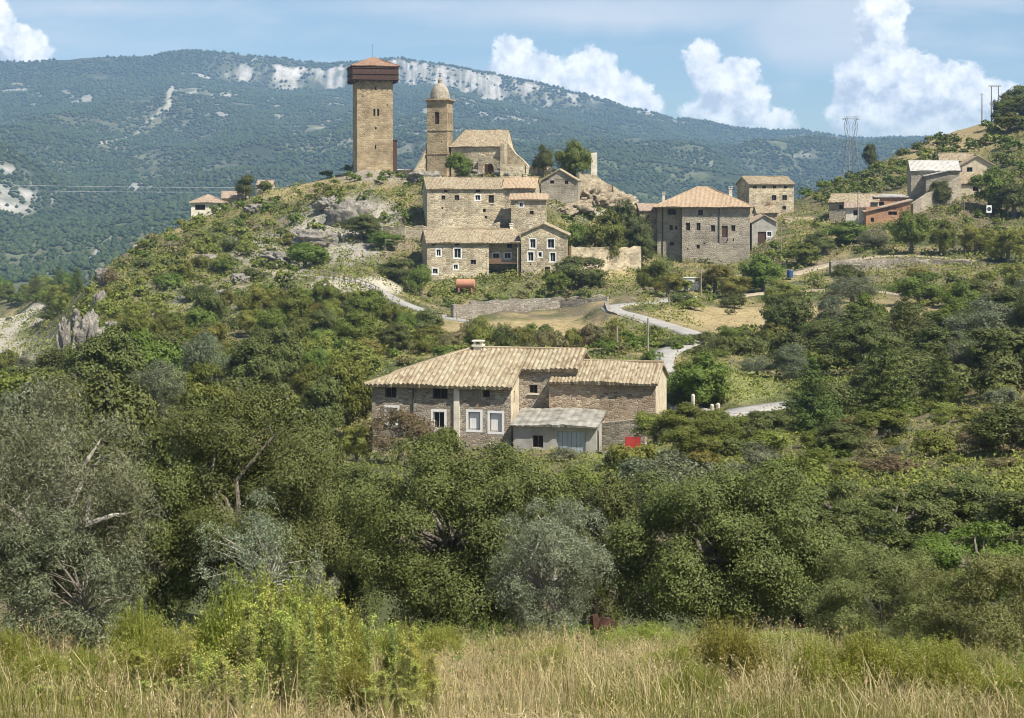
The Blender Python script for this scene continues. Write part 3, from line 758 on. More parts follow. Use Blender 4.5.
# lower courses are wider, a plain offset
m = MB(); a0 = -1.1; g0, g1 = 19.6, 22.5
for k in range(4):
    Wq = rect(-1.05, 8.65, -1.05, 8.65)[k]
    n = 26
    for i in range(n): m.obox(Wq.P(Wq.L*i/n+.015, g0+.25, .0), Wq.t*(Wq.L/n-.03), Wq.n*-.09*(1 if i % 2 else .8), Vector((0,0,2.15)))
    for hh, ww in ((.0,.22),(1.15,.12),(2.42,.16)): m.obox(Wq.P(-.12, g0+hh, -.14), Wq.t*(Wq.L+.24), -Wq.n*.2, Vector((0,0,ww)))
    for i in range(9): m.obox(Wq.P(.25+i*1.13, g0-.45, .0), Wq.t*.24, -Wq.n*1.3, Vector((0,0,.42)))
m.face([(-1.05,-1.05,g0+.1),(-1.05,8.65,g0+.1),(8.65,8.65,g0+.1),(8.65,-1.05,g0+.1)])
m.build('wooden_gallery', mDARK, tw_)
rf = MB(); hip_roof(rf, -1.0, 8.6, -1.0, 8.6, 22.65, 2.0, .35); rob = rf.build('roof', tiles('dark_red_clay_tiles', [(.26,.15,.095),(.32,.19,.12),(.21,.12,.08),(.36,.235,.15)], lich=(.3,.22,.15)), tw_)
m = MB(); m.tube([(3.8,3.8,24.4),(3.8,3.8,27.5)], .03, 5); m.build('mast', mIRON, rob)
m = MB(); m.box(8.0, 8.9, 3.0, 5.2, -4, 7.0); m.box(7.85, 9.05, 2.85, 5.35, 7.002, 7.2); m.build('stair_shaft', mDARK, tw_)

# ------------------------------------------------------------------ the church
chh = site(427, 180, 346, 'church', 'tan stone church with a domed bell tower and broken arched porch', 'church', -14)
mb = MB(); bw = 4.25; W = rect(0, bw, 0, bw)
def arch_hole(mb_, w, u, h, ww, hh): pass
todo = opens(chh, W[0], [(1.6,11.3,1.0,2.6,'belfry'),(2.9,7.6,.35,.35)]); todo += opens(chh, W[1], [(.9,11.5,.75,2.3,'belfry'),(2.5,11.5,.75,2.3,'belfry')]); todo += opens(chh, W[3], [(1.6,11.3,1.0,2.6,'belfry')])
shell(mb, W, -5, 15.9)
for z, p in ((5.2,.12),(10.0,.12)): mb.box(-p, bw+p, -p, bw+p, z, z+.22)
mb.box(-.22, bw+.22, -.22, bw+.22, 15.902, 16.2); mb.box(-.5, bw+.5, -.5, bw+.5, 16.202, 16.5)
bt = mb.build('bell_tower', mTOWER, chh)
for w_, u, h, ww, hh, st in todo:
    if st == 'belfry':
        f = MB(); e = .16
        f.obox(w_.P(u-e, h, -.01), w_.t*(e-.005), -w_.n*.05, Vector((0,0,hh))); f.obox(w_.P(u+ww+.005, h, -.01), w_.t*(e-.005), -w_.n*.05, Vector((0,0,hh)))
        for k in range(9):        # voussoirs of the arch, the upper corners of the opening filled
            a0_, a1_ = math.pi*k/9, math.pi*(k+1)/9; r0 = ww/2; cx_, cz_ = u+ww/2, h+hh-r0
            q = []
            for a_, r_ in ((a0_, r0), (a1_, r0)): q.append(w_.P(cx_+r_*math.cos(a_), cz_+r_*math.sin(a_), -.005))
            am = (a0_+a1_)/2; 
            top = [w_.P(cx_+r0*math.cos(a1_), h+hh+.003, -.005), w_.P(cx_+r0*math.cos(a0_), h+hh+.003, -.005)]
            f.face([q[0], top[1], top[0], q[1]])
        fo = f.build('bell_opening', mTOWER, bt)
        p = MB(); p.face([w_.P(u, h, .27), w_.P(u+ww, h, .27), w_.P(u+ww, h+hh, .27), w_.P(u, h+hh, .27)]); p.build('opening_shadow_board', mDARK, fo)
        # a bell hangs inside
        p = MB(); pr = [(0.05,.9),(.18,.85),(.22,.5),(.33,.1),(.36,0)]
        c0 = w_.P(u+ww/2, h+.9, .12)
    else: window(bt, w_, u, h, ww, hh, st)
m = MB(); c = bw/2; K = 20; prof = [(2.05,16.5),(2.05,16.9),(1.98,17.4),(1.86,17.95),(1.66,18.5),(1.38,19.0),(1.02,19.42),(.6,19.72),(.42,19.8),(.42,20.3),(.5,20.34),(.3,20.62),(.1,20.85)]
for (r0, z0), (r1, z1) in zip(prof[:-1], prof[1:]):
    for k in range(K):
        a0_, a1_ = 2*math.pi*k/K, 2*math.pi*(k+1)/K
        m.face([(c+r0*math.cos(a0_),c+r0*math.sin(a0_),z0),(c+r0*math.cos(a1_),c+r0*math.sin(a1_),z0),(c+r1*math.cos(a1_),c+r1*math.sin(a1_),z1),(c+r1*math.cos(a0_),c+r1*math.sin(a0_),z1)], [(k*.6,z0),(k*.6+.6,z0),(k*.6+.6,z1),(k*.6,z1)])
dome = m.build('dome', mGREY, bt)
m = MB(); m.box(c-.05,c+.05,c-.05,c+.05,20.8,22.6); m.box(c-.45,c+.45,c-.05,c-.055+.1,21.7,21.8); m.build('cross', mIRON, dome)
# nave
nv = MB(); nx0, nx1, ny0, ny1 = 4.6, 15.8, 1.6, 9.5
W = rect(nx0, nx1, ny0, ny1); shell(nv, W, -4, 6.9)
nv.face([(nx1,ny0,6.9),(nx1,ny1,6.9),(nx1,(ny0+ny1)/2,10.3)])
W3 = Wall((nx1+.35,ny0-.2),(nx1+.35,ny1)); nv.box(nx1-.5, nx1+.4, ny0-1.4, ny0+.6, -4, 7.3)
nave = nv.build('nave', mTAN, chh)
rf = MB(); ym = (ny0+ny1)/2
roof_plane(rf, [(nx0-.3,ny0-.35,6.75),(nx1+.1,ny0-.35,6.75),(nx1+.1,ym,10.3),(nx0+1.9,ym,10.3)]); roof_plane(rf, [(nx1+.1,ny1+.35,6.75),(nx0-.3,ny1+.35,6.75),(nx0+1.9,ym,10.3),(nx1+.1,ym,10.3)]); roof_plane(rf, [(nx0-.3,ny1+.35,6.75),(nx0-.3,ny0-.35,6.75),(nx0+1.9,ym,10.3)])
rf.build('nave_roof', tBRWN, nave)
# porch with an open arch
pm = MB(); px0, px1, py_ = 11.2, 15.6, -1.6
ac, ar, az = 13.2, 1.25, 2.2
def porch_front(y, flip):
    xs = [px0, ac-ar]; 
    L = [(px0,-4),(ac-ar,-4),(ac-ar,az)]; 
    pts = [(ac-ar,-4,px0)]
    quads = [[(px0,-4),(ac-ar,-4),(ac-ar,az),(px0,az)], [(ac+ar,-4),(px1,-4),(px1,az),(ac+ar,az)], [(px0,az),(ac-ar,az),(ac-ar,5.0),(px0,5.4)], [(ac+ar,az),(px1,az),(px1,3.6),(ac+ar,4.2)]]
    n = 10
    for k in range(n):
        a0_, a1_ = math.pi-math.pi*k/n, math.pi-math.pi*(k+1)/n
        x0_, x1_ = ac+ar*math.cos(a0_), ac+ar*math.cos(a1_)
        quads.append([(x0_, az+ar*math.sin(a0_)), (x1_, az+ar*math.sin(a1_)), (x1_, 5.0-.8*(x1_-ac+ar)/(2*ar)), (x0_, 5.0-.8*(x0_-ac+ar)/(2*ar))])
    for q in quads:
        q3 = [(x, y, z) for x, z in q]; pm.face(q3[::-1] if flip else q3, [(x, z) for x, z in (q[::-1] if flip else q)])
porch_front(py_, False); porch_front(py_+.6, True)
n = 10
for k in range(n):
    a0_, a1_ = math.pi-math.pi*k/n, math.pi-math.pi*(k+1)/n
    p = [(ac+ar*math.cos(a), az+ar*math.sin(a)) for a in (a0_, a1_)]
    pm.face([(p[0][0],py_,p[0][1]),(p[0][0],py_+.6,p[0][1]),(p[1][0],py_+.6,p[1][1]),(p[1][0],py_,p[1][1])])
pm.box(px0, px0+.5, py_+.6, ny0, -4, 5.2); pm.box(px1-.5, px1, py_+.6, ny0, -4, 3.6)
pm.face([(px0,py_,5.4),(ac-ar,py_,5.0),(ac-ar,py_+.6,5.0),(px0,py_+.6,5.4)]); pm.face([(ac-ar,py_,5.0),(px1,py_,3.6),(px1,py_+.6,3.6),(ac-ar,py_+.6,5.0)])
pm.build('porch', mTAN, chh)
m = MB(); m.face([(ac-ar-.3,ny0-.03,-4),(ac+ar+.3,ny0-.03,-4),(ac+ar+.3,ny0-.03,3.2),(ac-ar-.3,ny0-.03,3.2)]); m.build('church_door', mDARK, chh)
# sloping buttress walls either side
stone_wall('stone_ramp_wall', 'sloping rubble buttress wall falling away right of the church', [(503,172,347),(516,172,346),(533,173,345)], lambda q: 6.6*(1-q)**1.1+.3*math.floor(q*5)/5, .9, mTAN, .5, seed=8, below=4)
stone_wall('stone_ramp_wall', 'short dark buttress wall leaning on the left side of the bell tower', [(412,176,345),(420,174,346),(428,173,347)], lambda q: .3+6.0*q**1.3, .8, mTAN, .1, seed=9, below=4)

# ------------------------------------------------------------------ village houses
def house(px, py, Y, label, w, d, h, rise, rz=0, wallm=mTAN, roofm=tBRWN, kind='gx', front=(), right=(), left=(), name='stone_house', cat='house', ov=.4, chim=None, below=3, group=None, chm=None):
    hs = site(px, py, Y, name, label, cat, rz, group)
    mb = MB(); W = rect(0, w, 0, d)
    todo = opens(hs, W[0], front)+opens(hs, W[1], right)+opens(hs, W[3], left)
    shell(mb, W, -below, h)
    rf = MB()
    if kind == 'gx':
        gable_tri(mb, W[1], h, rise); gable_tri(mb, W[3], h, rise); gable_roof(rf, 0, w, 0, d, h+.08, rise, ov)
    elif kind == 'gy':
        gable_tri(mb, W[0], h, rise); gable_tri(mb, W[2], h, rise); gable_roof(rf, 0, w, 0, d, h+.08, rise, ov, 'y', .35)
    elif kind == 'hip': hip_roof(rf, 0, w, 0, d, h+.05, rise, ov)
    elif kind == 'shed':      # rises to the back
        mb.face([(w,0,h),(w,d,h),(w,d,h+rise)]); mb.face([(0,d,h),(0,0,h),(0,d,h+rise)]); mb.face([(w,d,h),(0,d,h),(0,d,h+rise),(w,d,h+rise)])
        k = rise/d; roof_plane(rf, [(-ov,-ov,h+.08-ov*k),(w+ov,-ov,h+.08-ov*k),(w+ov,d+ov,h+.08+rise+ov*k),(-ov,d+ov,h+.08+rise+ov*k)])
    elif kind == 'shedr':     # falls to the right... rises to the left
        mb.face([(0,0,h),(w,0,h),(0,0,h+rise)]); mb.face([(w,d,h),(0,d,h),(0,d,h+rise)]); mb.face([(0,d,h),(0,0,h),(0,0,h+rise),(0,d,h+rise)])
        k = rise/w; roof_plane(rf, [(w+ov,-ov,h+.08-ov*k),(w+ov,d+ov,h+.08-ov*k),(-ov,d+ov,h+.08+rise+ov*k),(-ov,-ov,h+.08+rise+ov*k)])
    elif kind == 'shedl':     # rises to the right
        mb.face([(0,0,h),(w,0,h),(w,0,h+rise)]); mb.face([(w,d,h),(0,d,h),(w,d,h+rise)]); mb.face([(w,0,h),(w,d,h),(w,d,h+rise),(w,0,h+rise)])
        k = rise/w; roof_plane(rf, [(-ov,d+ov,h+.08-ov*k),(-ov,-ov,h+.08-ov*k),(w+ov,-ov,h+.08+rise+ov*k),(w+ov,d+ov,h+.08+rise+ov*k)])
    mb.build('wall', wallm, hs)
    ro = rf.build('roof', roofm, hs) if rf.v else None
    put(hs, todo)
    if chim:
        for c_ in chim: chimney(ro or hs, *c_, chm)
    return hs, W

# lower row: house with the open loggia
lo = site(427, 282, 285, 'stone_house', 'wide tan house with an open roofed loggia on its right, in the lower row', 'house', 9)
mb = MB(); W0 = Wall((0,0),(10.3,0)); todo = opens(lo, W0, [(1.6,4.35,.7,1.1,'white'),(4.6,4.0,1.1,1.6,'tall'),(.95,1.35,.85,.9,'white'),(4.5,2.1,.7,.8,'white'),(7.4,2.9,.9,.8),(.9,6.1,.5,.4),(4.7,6.1,.8,.45)])
W1 = Wall((10.3,2.2),(15.7,2.2)); todo += opens(lo, W1, [(1.2,3.8,1.1,.9,'white'),(3.2,3.8,1.1,.95,'white'),(3.6,5.6,.9,.7),(3.4,1.2,.5,.7)])
Wr = Wall((15.7,2.2),(15.7,9)); Wc = Wall((10.3,0),(10.3,2.2)); Wl_ = Wall((0,9),(0,0)); Wb = Wall((15.7,9),(0,9))
for q, w_ in enumerate((W0,W1,Wr,Wc,Wl_,Wb)): w_.mesh(mb, -3, 6.7, uo=q*5.1)
gable_tri(mb, Wl_, 6.7, 2.0); mb.face([(15.7,2.2,6.7),(15.7,9,6.7),(15.7,4.5,8.7),(15.7,2.2,7.6)]); mb.box(10.1, 10.5, -.03, .4, -3, 6.65); mb.box(15.3, 15.72, -.03, .4, -.5, 6.65)
mb.face([(10.3,2.2,6.7),(15.7,2.2,6.7),(15.7,2.2,7.6),(10.3,2.2,7.6)])
mb.build('wall', mTAN, lo); put(lo, todo)
m = MB(); m.box(10.5, 15.3, .0, 2.15, 3.0, 3.15); m.box(10.5, 12.6, .0, .08, 3.16, 3.9); m.build('balcony', mTIMB, lo)
rf = MB(); gable_roof(rf, 0, 15.7, 0, 9, 6.78, 2.0, .5); lor = rf.build('roof', tFARM, lo); chimney(lor, 15.0, 4.5, 8.3, 1.0, .5)
# gabled neighbour
house(521, 277, 287, 'narrow gabled tan house with four white framed upper windows and a dark doorway', 7.7, 10, 7.3, 1.75, -3, mTAN, tFARM, 'gy',
      front=[(1.55,4.9,.9,1.5,'tall'),(4.5,4.9,1.1,1.5,'tall'),(1.2,2.7,.9,1.5,'tall'),(2.95,3.4,.55,.8,'white'),(4.95,2.6,.85,1.5,'tall'),(1.45,2.0,.3,.3),(4.0,-.2,.9,1.9,'door')], ov=.55, chim=[(1.4,6,8.0,.9,.5)])
# upper row
house(427, 227, 304, 'large tan house with a row of small upper windows below the church', 15.2, 9, 6.9, 1.9, 8, mTAN, tBRWN, 'gx',
      front=[(2.6,4.9,.7,.75),(4.95,4.8,.85,.9),(8.7,4.8,.9,.9,'white'),(11.1,4.3,.95,1.4,'sill'),(2.6,3.2,.35,.35),(10.1,2.6,.5,.7),(10.4,1.5,.45,.45),(3.0,6.25,.7,.4),(8.8,6.25,.8,.4)], right=[(3,4,.8,1)])
house(511, 226, 300, 'small two window house with a tiled lean-to roof beside the large upper house', 6.2, 4.2, 4.7, .9, -2, mTAN, tORNG, 'shed', front=[(1.5,3.4,.6,.75,'white'),(3.3,2.0,.7,.7)], right=[(1,2.5,.7,.8)])
house(503, 226, 306, 'tan house with an orange tiled roof rising behind the small lean-to house', 5.9, 6, 7.0, 1.7, -8, mTAN, tORNG, 'gx', front=[(3.4,5.5,1.0,.5)], ov=.5, chim=[(3.6,3,8.2,.9,.45)])
# gabled ruin
house(541, 210, 322, 'roofless looking gabled barn of grey-brown rubble with two small openings', 7.0, 8, 5.6, 2.1, -6, mGREY, tBRWN, 'gy', front=[(1.7,5.0,.8,.9),(4.5,4.9,.7,.9)], name='stone_barn', cat='barn', ov=.15)
stone_wall('ruined_wall', 'ragged ruined wall of tan stone along the crest behind the gabled barn', [(500,174,338),(525,174,338),(545,174,340),(566,178,342)], lambda q: 2.0-.8*q, .8, mTAN, .35, seed=12, below=4, cat='ruined wall')
stone_wall('ruined_wall', 'crumbling pale ruined wall on the rocky spur right of the gabled barn', [(578,186,334),(596,186,335),(612,192,335),(628,200,336)], lambda q: 2.4-2.0*q, .9, mTAN, .5, seed=14, below=5, cat='ruined wall')
stone_wall('ruined_wall', 'tall pale stump of ruined wall beside the round hilltop tree', [(591,172,340),(597,172,340)], 3.6, 1.1, mPALE, .5, seed=15, below=5, cat='ruined wall')
stone_wall('stone_wall', 'brown retaining wall under the large upper house', [(384,239,302),(405,240,300),(428,240,299)], 2.4, .7, mTAN, .2, seed=16)
stone_wall('stone_wall', 'low field wall of tan stone between the gabled house and the bushes', [(570,262,292),(600,262,296),(640,262,300)], 2.6, .7, mTAN, .25, seed=17)
stone_wall('terrace_wall', 'long dry stone terrace wall above the straw coloured field', [(452,322,226),(500,320.5,232),(560,318,236),(608,313.5,233)], 2.3, .6, mDRY, .12, cat='terrace wall', seed=18, step=.7)
stone_wall('terrace_wall', 'upper dry stone terrace wall behind the long one', [(470,312,240),(540,309,244),(610,305,246)], 1.5, .6, mDRY, .15, cat='terrace wall', seed=19, step=.7)
stone_wall('road_wall', 'curved dark stone retaining wall under the bend of the road', [(606,313,221.5),(609,321,212.5),(622,326,208.5),(645,333,200),(664,340,192)], lambda q: 1.55-.5*q, .5, mDRY, .06, cat='retaining wall', seed=20, step=.7)
stone_wall('stone_wall', 'tumbled tan wall of the yard above the lower row', [(428,232,297),(455,230,298),(500,228,299)], 1.0, .6, mTAN, .3, seed=21)

# big house with the orange hip roof
bh = site(682, 262, 318, 'stone_house', 'big grey-brown three storey house with an orange hipped roof', 'house', -5)
mb = MB(); W = rect(0, 12.6, 0, 12); Wl_ = rect(-4.6, 0, 2.0, 12)
todo = opens(bh, W[0], [(3.0,8.7,.9,1.1),(.75,5.9,.75,1.45),(2.7,5.9,.75,1.45),(5.4,5.7,.75,1.2),(9.15,5.8,.75,1.1),(2.7,2.5,.6,.75),(4.0,3.3,.35,.35),(9.1,3.9,.55,.55),(.9,2.5-.2,.3,.3),(7.4,4.6,1.1,2.2,'door')])
todo += opens(bh, Wl_[0], [(1.9,8.8,1.6,1.1),(2.3,5.9,.6,1.0),(3.3,6.0,.45,.7),(2.3,3.0,.9,.7)]) + opens(bh, W[1], [(3,6,.8,1.2),(7,6,.8,1.2)])
shell(mb, W, -3, 10.6); Wl_[0].mesh(mb, -3, 10.6, uo=3); Wl_[3].mesh(mb, -3, 10.6, uo=9); Wl_[2].mesh(mb, -3, 10.6)
mb.build('wall', mGREY, bh); put(bh, todo)
for x in (6.9, -3.6):
    m = MB(); yy = -.1 if x > 0 else 1.9; m.tube([(x,yy,0),(x,yy,10.4)], .09, 6); m.build('drainpipe', mIRON, bh)
rf = MB(); hip_roof(rf, -4.6, 12.6, 0, 12, 10.75, 3.3, .8, inset=7.5); bhr = rf.build('roof', tORNG, bh); chimney(bhr, 9.2, 4.5, 12.2, 1.5, .6); chimney(bhr, -3.4, 5, 11.0, 1.7, .5)
m = MB()
for i in range(10): m.box(6.0+i*.28, 9.4, -1.6, -.02, -.5+i*.5, 0.+i*.5)
m.box(5.2, 12.4, -2.4, -1.62, -3, 3.6); m.build('stone_stair', mGREY, bh)
house(640, 232, 330, 'low outbuilding with a pale tiled roof left of the big hip roofed house', 3.6, 6, 4.2, 1.2, 5, mTAN, tPINK, 'gx', front=[(1,1.5,.9,1.8,'door')], cat='outbuilding', name='outbuilding')
# square house behind it
house(749, 226, 358, 'square pale stone house with a row of attic openings and a low brown roof', 9.8, 9, 8.9, 1.5, 9, mTAN, tBRWN, 'gx',
      front=[(.9,7.9,.8,.6),(2.9,7.9,.8,.6),(5.2,7.9,.8,.6),(7.6,7.9,.8,.6),(5.0,5.4,1.0,1.1),(7.3,5.4,1.0,1.1),(5.0,3.4,.6,.6),(7.3,3.4,.8,.8,'sill'),(7.0,.4,1.0,2.0,'door')], left=[(2,5.6,.7,.9),(5,5.6,.7,.9)], ov=.45)
# small roofs under it
house(752, 247, 322, 'small grey gabled shed with a pale red tiled roof below the square house', 4.6, 6, 4.8, 1.3, 2, mCONC, tPINK, 'gy', front=[(1.1,.3,1.6,2.6,'door'),(2.9,2.0,.8,.9,'white')], cat='shed', name='shed')
house(757, 236, 334, 'tiny cottage with a brown tiled roof and brick chimney behind the grey shed', 4.0, 5, 4.6, 1.2, 0, mTAN, tBRWN, 'gx', front=[(2.4,2.0,.7,.9)], cat='cottage', name='cottage', chim=[(2.6,2.5,5.2,1.1,.55)], chm=mBRICK)
house(786, 234, 342, 'low rubble barn with a sagging patchy roof among the trees', 8.0, 6, 1.9, 1.3, -5, mBRICK, tFARM, 'gx', front=[(1.6,.3,.9,1.2),(5,.4,.8,.8)], cat='barn', name='stone_barn')
# right hand group
house(829, 212, 338, 'low grey gabled barn with a long straw coloured roof', 9.6, 7, 2.0, 1.5, -20, mGREY, tFARM, 'gx', right=[(2.5,.4,1,1.3)], front=[(2,.6,.8,.8),(5,.6,.7,.7)], cat='barn', name='stone_barn')
house(846, 217, 330, 'little pale shed with a rubble strewn roof in front of the straw roofed barn', 4.2, 4, 1.8, .9, -12, mPALE, tPINK, 'shed', front=[(1.4,.3,.9,1.0)], cat='shed', name='shed')
house(876, 212, 336, 'dark flat roofed shed with a reddish wall behind the brick barn', 6.0, 5, 3.0, .4, 0, mBRICK, tGREY, 'shed', front=[(.6,1.2,1.0,.8)], cat='shed', name='shed')
house(866, 225, 326, 'orange brick barn with two dark window openings and a sloping red tiled roof', 8.4, 6, 2.6, 2.1, -4, mBRICK, tPINK, 'shedl', front=[(4.2,1.9,1.7,1.0),(.9,.6,.6,.8),(7.3-.4,1.5,.9,2.0,'door')], cat='barn', name='brick_barn')
house(911, 200, 344, 'grey stone house with a pale slab roof stepping up the right hand hill', 9.6, 8, 6.0, 1.9, -8, mGREY, tGREY, 'gx', front=[(2.9,3.6,.5,.7),(6.3,3.4,.5,.7)], ov=.35)
house(926, 202, 341, 'grey stone annexe with a single pitch roof against the slab roofed house', 4.4, 3, 5.3, 1.0, -8, mGREY, tGREY, 'shedl', front=[(2.6,3.2,.5,.7)], cat='annexe', name='stone_annexe')
house(962, 194, 350, 'sunlit tan gabled house with one dark square window, highest on the right', 6.2, 8, 6.1, 1.8, -6, mSANDY, tBRWN, 'gy', front=[(1.0,4.3,1.1,1.2),(3.8,2.0,.6,.8)], ov=.45)
house(961, 196, 344, 'tiled lean-to of the sunlit gabled house', 4.4, 4, 2.6, 2.0, -6, mSANDY, tBRWN, 'shed', front=[(2.3,1.0,1.2,.9)], cat='lean-to', name='lean_to_shed')
house(940, 175, 362, 'tan roofed barn behind the grey slab roofed house', 7, 7, 3.0, 1.6, -10, mTAN, tFARM, 'gx', cat='barn', name='stone_barn', front=[(3,1,1,1)])
stone_wall('stone_wall', 'slanting grey wall that steps down from the slab roofed house to the brick barn', [(960,190,338),(935,199,335),(912,210,332)], lambda q: 2.6-1.2*q, .7, mGREY, .15, seed=23, below=2.5)
stone_wall('stone_wall', 'low earth coloured terrace wall under the road on the right', [(830,270,276),(880,268,279),(930,267,281),(985,271,278)], 1.4, .6, mDRY, .2, cat='terrace wall', seed=24)
# left hand house on the slope
lh = house(191, 216, 372, 'small pale house with a reddish hipped roof alone on the left slope', 7.2, 7, 3.1, 1.5, 8, mPALE, tPINK, 'hip', front=[(.9,1.3,2.2,1.2),(4.6,1.2,.7,.9)], ov=.55)
house(222, 214, 376, 'plain tan house joined to the right of the small hipped house', 5.6, 6, 3.6, 1.3, 8, mTAN, tPINK, 'gx', front=[(2.4,1.2,.8,1.0)], ov=.4)
house(257, 196, 378, 'tiny stone hut half hidden by bushes left of the tower', 3.4, 4, 2.6, .8, 0, mTAN, tPINK, 'gx', front=[(1.2,.8,.8,1.0)], cat='hut', name='stone_hut')
house(399, 178, 350, 'low stone hut with a flat pale roof between the tower and the church', 5.0, 3, 1.7, .3, -14, mTAN, tGREY, 'shed', front=[(3.4,.2,.8,1.2,'door')], cat='hut', name='stone_hut')

# ------------------------------------------------------------------ small things
m = MB(); K = 20; L = 3.1; r_ = .78
for i in range(K):
    a0_, a1_ = 2*math.pi*i/K, 2*math.pi*(i+1)/K
    q = lambda a, x, rr: (x, math.cos(a)*rr, r_+math.sin(a)*rr)
    for x0_, x1_, ra, rb in ((0,.12,r_*.75,r_),(.12,L-.12,r_,r_),(L-.12,L,r_,r_*.75)): m.face([q(a0_,x0_,ra), q(a0_,x1_,rb), q(a1_,x1_,rb), q(a1_,x0_,ra)])
    m.face([q(a1_,0,r_*.75), q(a1_,0,0), q(a0_,0,0), q(a0_,0,r_*.75)][:3]); m.face([q(a0_,L,r_*.75), q(a1_,L,r_*.75), q(a1_,L,0)])
for x in (.5, L-.5): m.box(x-.12, x+.12, -.6, .6, -.6, .12)
o = m.build('water_tank', plain('terracotta_painted_steel', (.45,.22,.14), .15, 2, .6)); Yt = 279; o.location = (wx(456,Yt), Yt, wz(288.5,Yt)); o.rotation_euler = (0,0,R(-4)); tag(o, 'long reddish cylindrical tank lying below the loggia house', 'tank')
def pole(px, pyb, pyt, Y, label, name='utility_pole', r=.09, arm=True, mat=None, group=None):
    z0, z1 = wz(pyb, Y), wz(pyt, Y); h = z1-z0
    e = tag(empty(name, (wx(px, Y), Y, z0)), label, 'pole', group)
    m = MB(); m.tube([(0,0,-1.0),(0,0,h*.5),(0,0,h)], [r*1.15, r, r*.75], 8); m.build('pole', mat or mPOLE, e)
    if arm:
        m = MB(); m.box(-.6,.6,-.05,.05,h-.55,h-.45)
        for x in (-.5,0,.5): m.tube([(x,0,h-.45),(x,0,h-.25)], .04, 5)
        m.build('crossarm', mat or mPOLE, e)
    return e
pole(617,362,326,166,'brown wooden pole behind the farmhouse, left one of two', r=.12, arm=False); pole(648,358,318,164,'paler slim pole behind the right gable of the farmhouse', r=.09, arm=False)
pole(669,330,297,222,'thin dark pole beside the bend of the road', r=.1, arm=False); pole(701,300,268,252,'dark pole among the light green trees above the road', r=.1)
pole(781,262,225,300,'tall thin pole in front of the small barns', r=.09); pole(964,215,155+45,325,'slim pole on the bank under the grey slab roofed house', r=.08, arm=False); pole(858,215,190,322,'slim grey pole in front of the straw roofed barn', r=.1)
pole(457,326,312,224,'short wooden post at the end of the terrace wall', 'fence_post', .09, False)
# poles on the ridge
pole(982,124,93,428,'single wooden electricity pole on the ridge', r=.15)
e = tag(empty('utility_pole', (wx(995,432),432,wz(118,432))), 'double H-shaped electricity pole on the ridge', 'pole')
for x in (-.9,.9):
    m = MB(); m.tube([(x,0,-1.5),(x,0,8.2)], [.2,.13], 8); m.build('pole', mPOLE, e)
m = MB(); m.box(-1.6,1.6,-.1,.1,8.0,8.25); m.build('crossarm', mPOLE, e)
# lattice pylon beyond the ridge
Yp = 640; e = tag(empty('lattice_pylon', (wx(851,Yp),Yp,wz(172,Yp)), R(20)), 'grey steel lattice pylon beyond the right hand ridge', 'pylon')
m = MB(); H = wz(114,Yp)-wz(172,Yp)
def strut(m, a, b, r=.075): m.tube([a, b], r, 4)
lev = [(-6,2.6),(2,2.1),(6,1.75),(9.5,1.45),(12.0,1.2)]
for i in range(len(lev)-1):
    (z0,a),(z1,b_) = lev[i], lev[i+1]
    for sx,sy in ((1,1),(1,-1),(-1,-1),(-1,1)):
        strut(m, (sx*a,sy*a,z0), (sx*b_,sy*b_,z1), .18)
        nx_, ny_ = (sx,-sy) if sx*sy > 0 else (-sx,sy)
        strut(m, (sx*a,sy*a,z0), (nx_*b_,ny_*b_,z1), .09); strut(m, (sx*b_,sy*b_,z1), (nx_*b_,ny_*b_,z1), .09)
m.build('mast', mSTEEL, e)
m = MB()
for s in (-1,1):
    for y in (-.6,.6):
        strut(m, (s*1.2,y*2,12.0), (s*2.6,y,17.0), .1); strut(m, (s*1.2,y*2,12.0), (s*.9,y,17.0), .07); strut(m, (s*2.6,y,17.0), (s*2.0,y,20.), .1); strut(m, (s*.9,y,17.), (s*2.0,y,20.), .06)
    strut(m, (s*3.6,0,19.6), (s*1.4,0,20.6), .12)
    for y in (-.6,.6): strut(m, (-3.4*s,y,20.0), (3.4*s,y,20.0), .1)
for k in range(8):
    x = -3.4+k*.85; strut(m, (x,-.6,20.0), (x+.85,.6,20.0), .05); strut(m, (x,-.6,20.0), (x+.42,0,21.0), .05); strut(m, (x+.42,0,21.0), (x+.85,-.6,20.0), .05)
strut(m, (-3.4,0,21.0), (3.4,0,21.0), .09)
m.build('crossarm', mSTEEL, e)
# power lines that cross the valley on the left
for k, (ya, yb) in enumerate(((186,190),(192,194))):
    Yl = 700+40*k; pts = []
    for i in range(25):
        q = i/24; px_ = -160+q*620; pts.append((wx(px_,Yl), Yl+q*30, wz(ya-6+(yb-ya)*q+14*4*q*(1-q)*.35, Yl)))
    m = MB(); m.tube(pts, .055, 4); tag(m.build('power_line', plain('bright_wire_%d' % k, (.6,.6,.6), .05)), ('upper' if k == 0 else 'lower')+' pale power line spanning the left valley', 'power line')
# road sign
e = tag(empty('road_sign', (wx(989,318),318,wz(224,318)), R(6)), 'white square sign with a dark round disc on the right bank', 'road sign')
m = MB(); m.tube([(0,0,-.8),(0,0,3.6)], .05, 6); m.build('pole', mSTEEL, e)
m = MB(); m.box(-.5,.5,-.06,-.052+.04,2.1,3.5); bo = m.build('board', mWHITE, e)
m = MB(); m.face([(.4*math.cos(2*math.pi*i/20), -.068, 2.8+.4*math.sin(2*math.pi*i/20)) for i in range(20)]); m.build('disc', mIRON, bo)
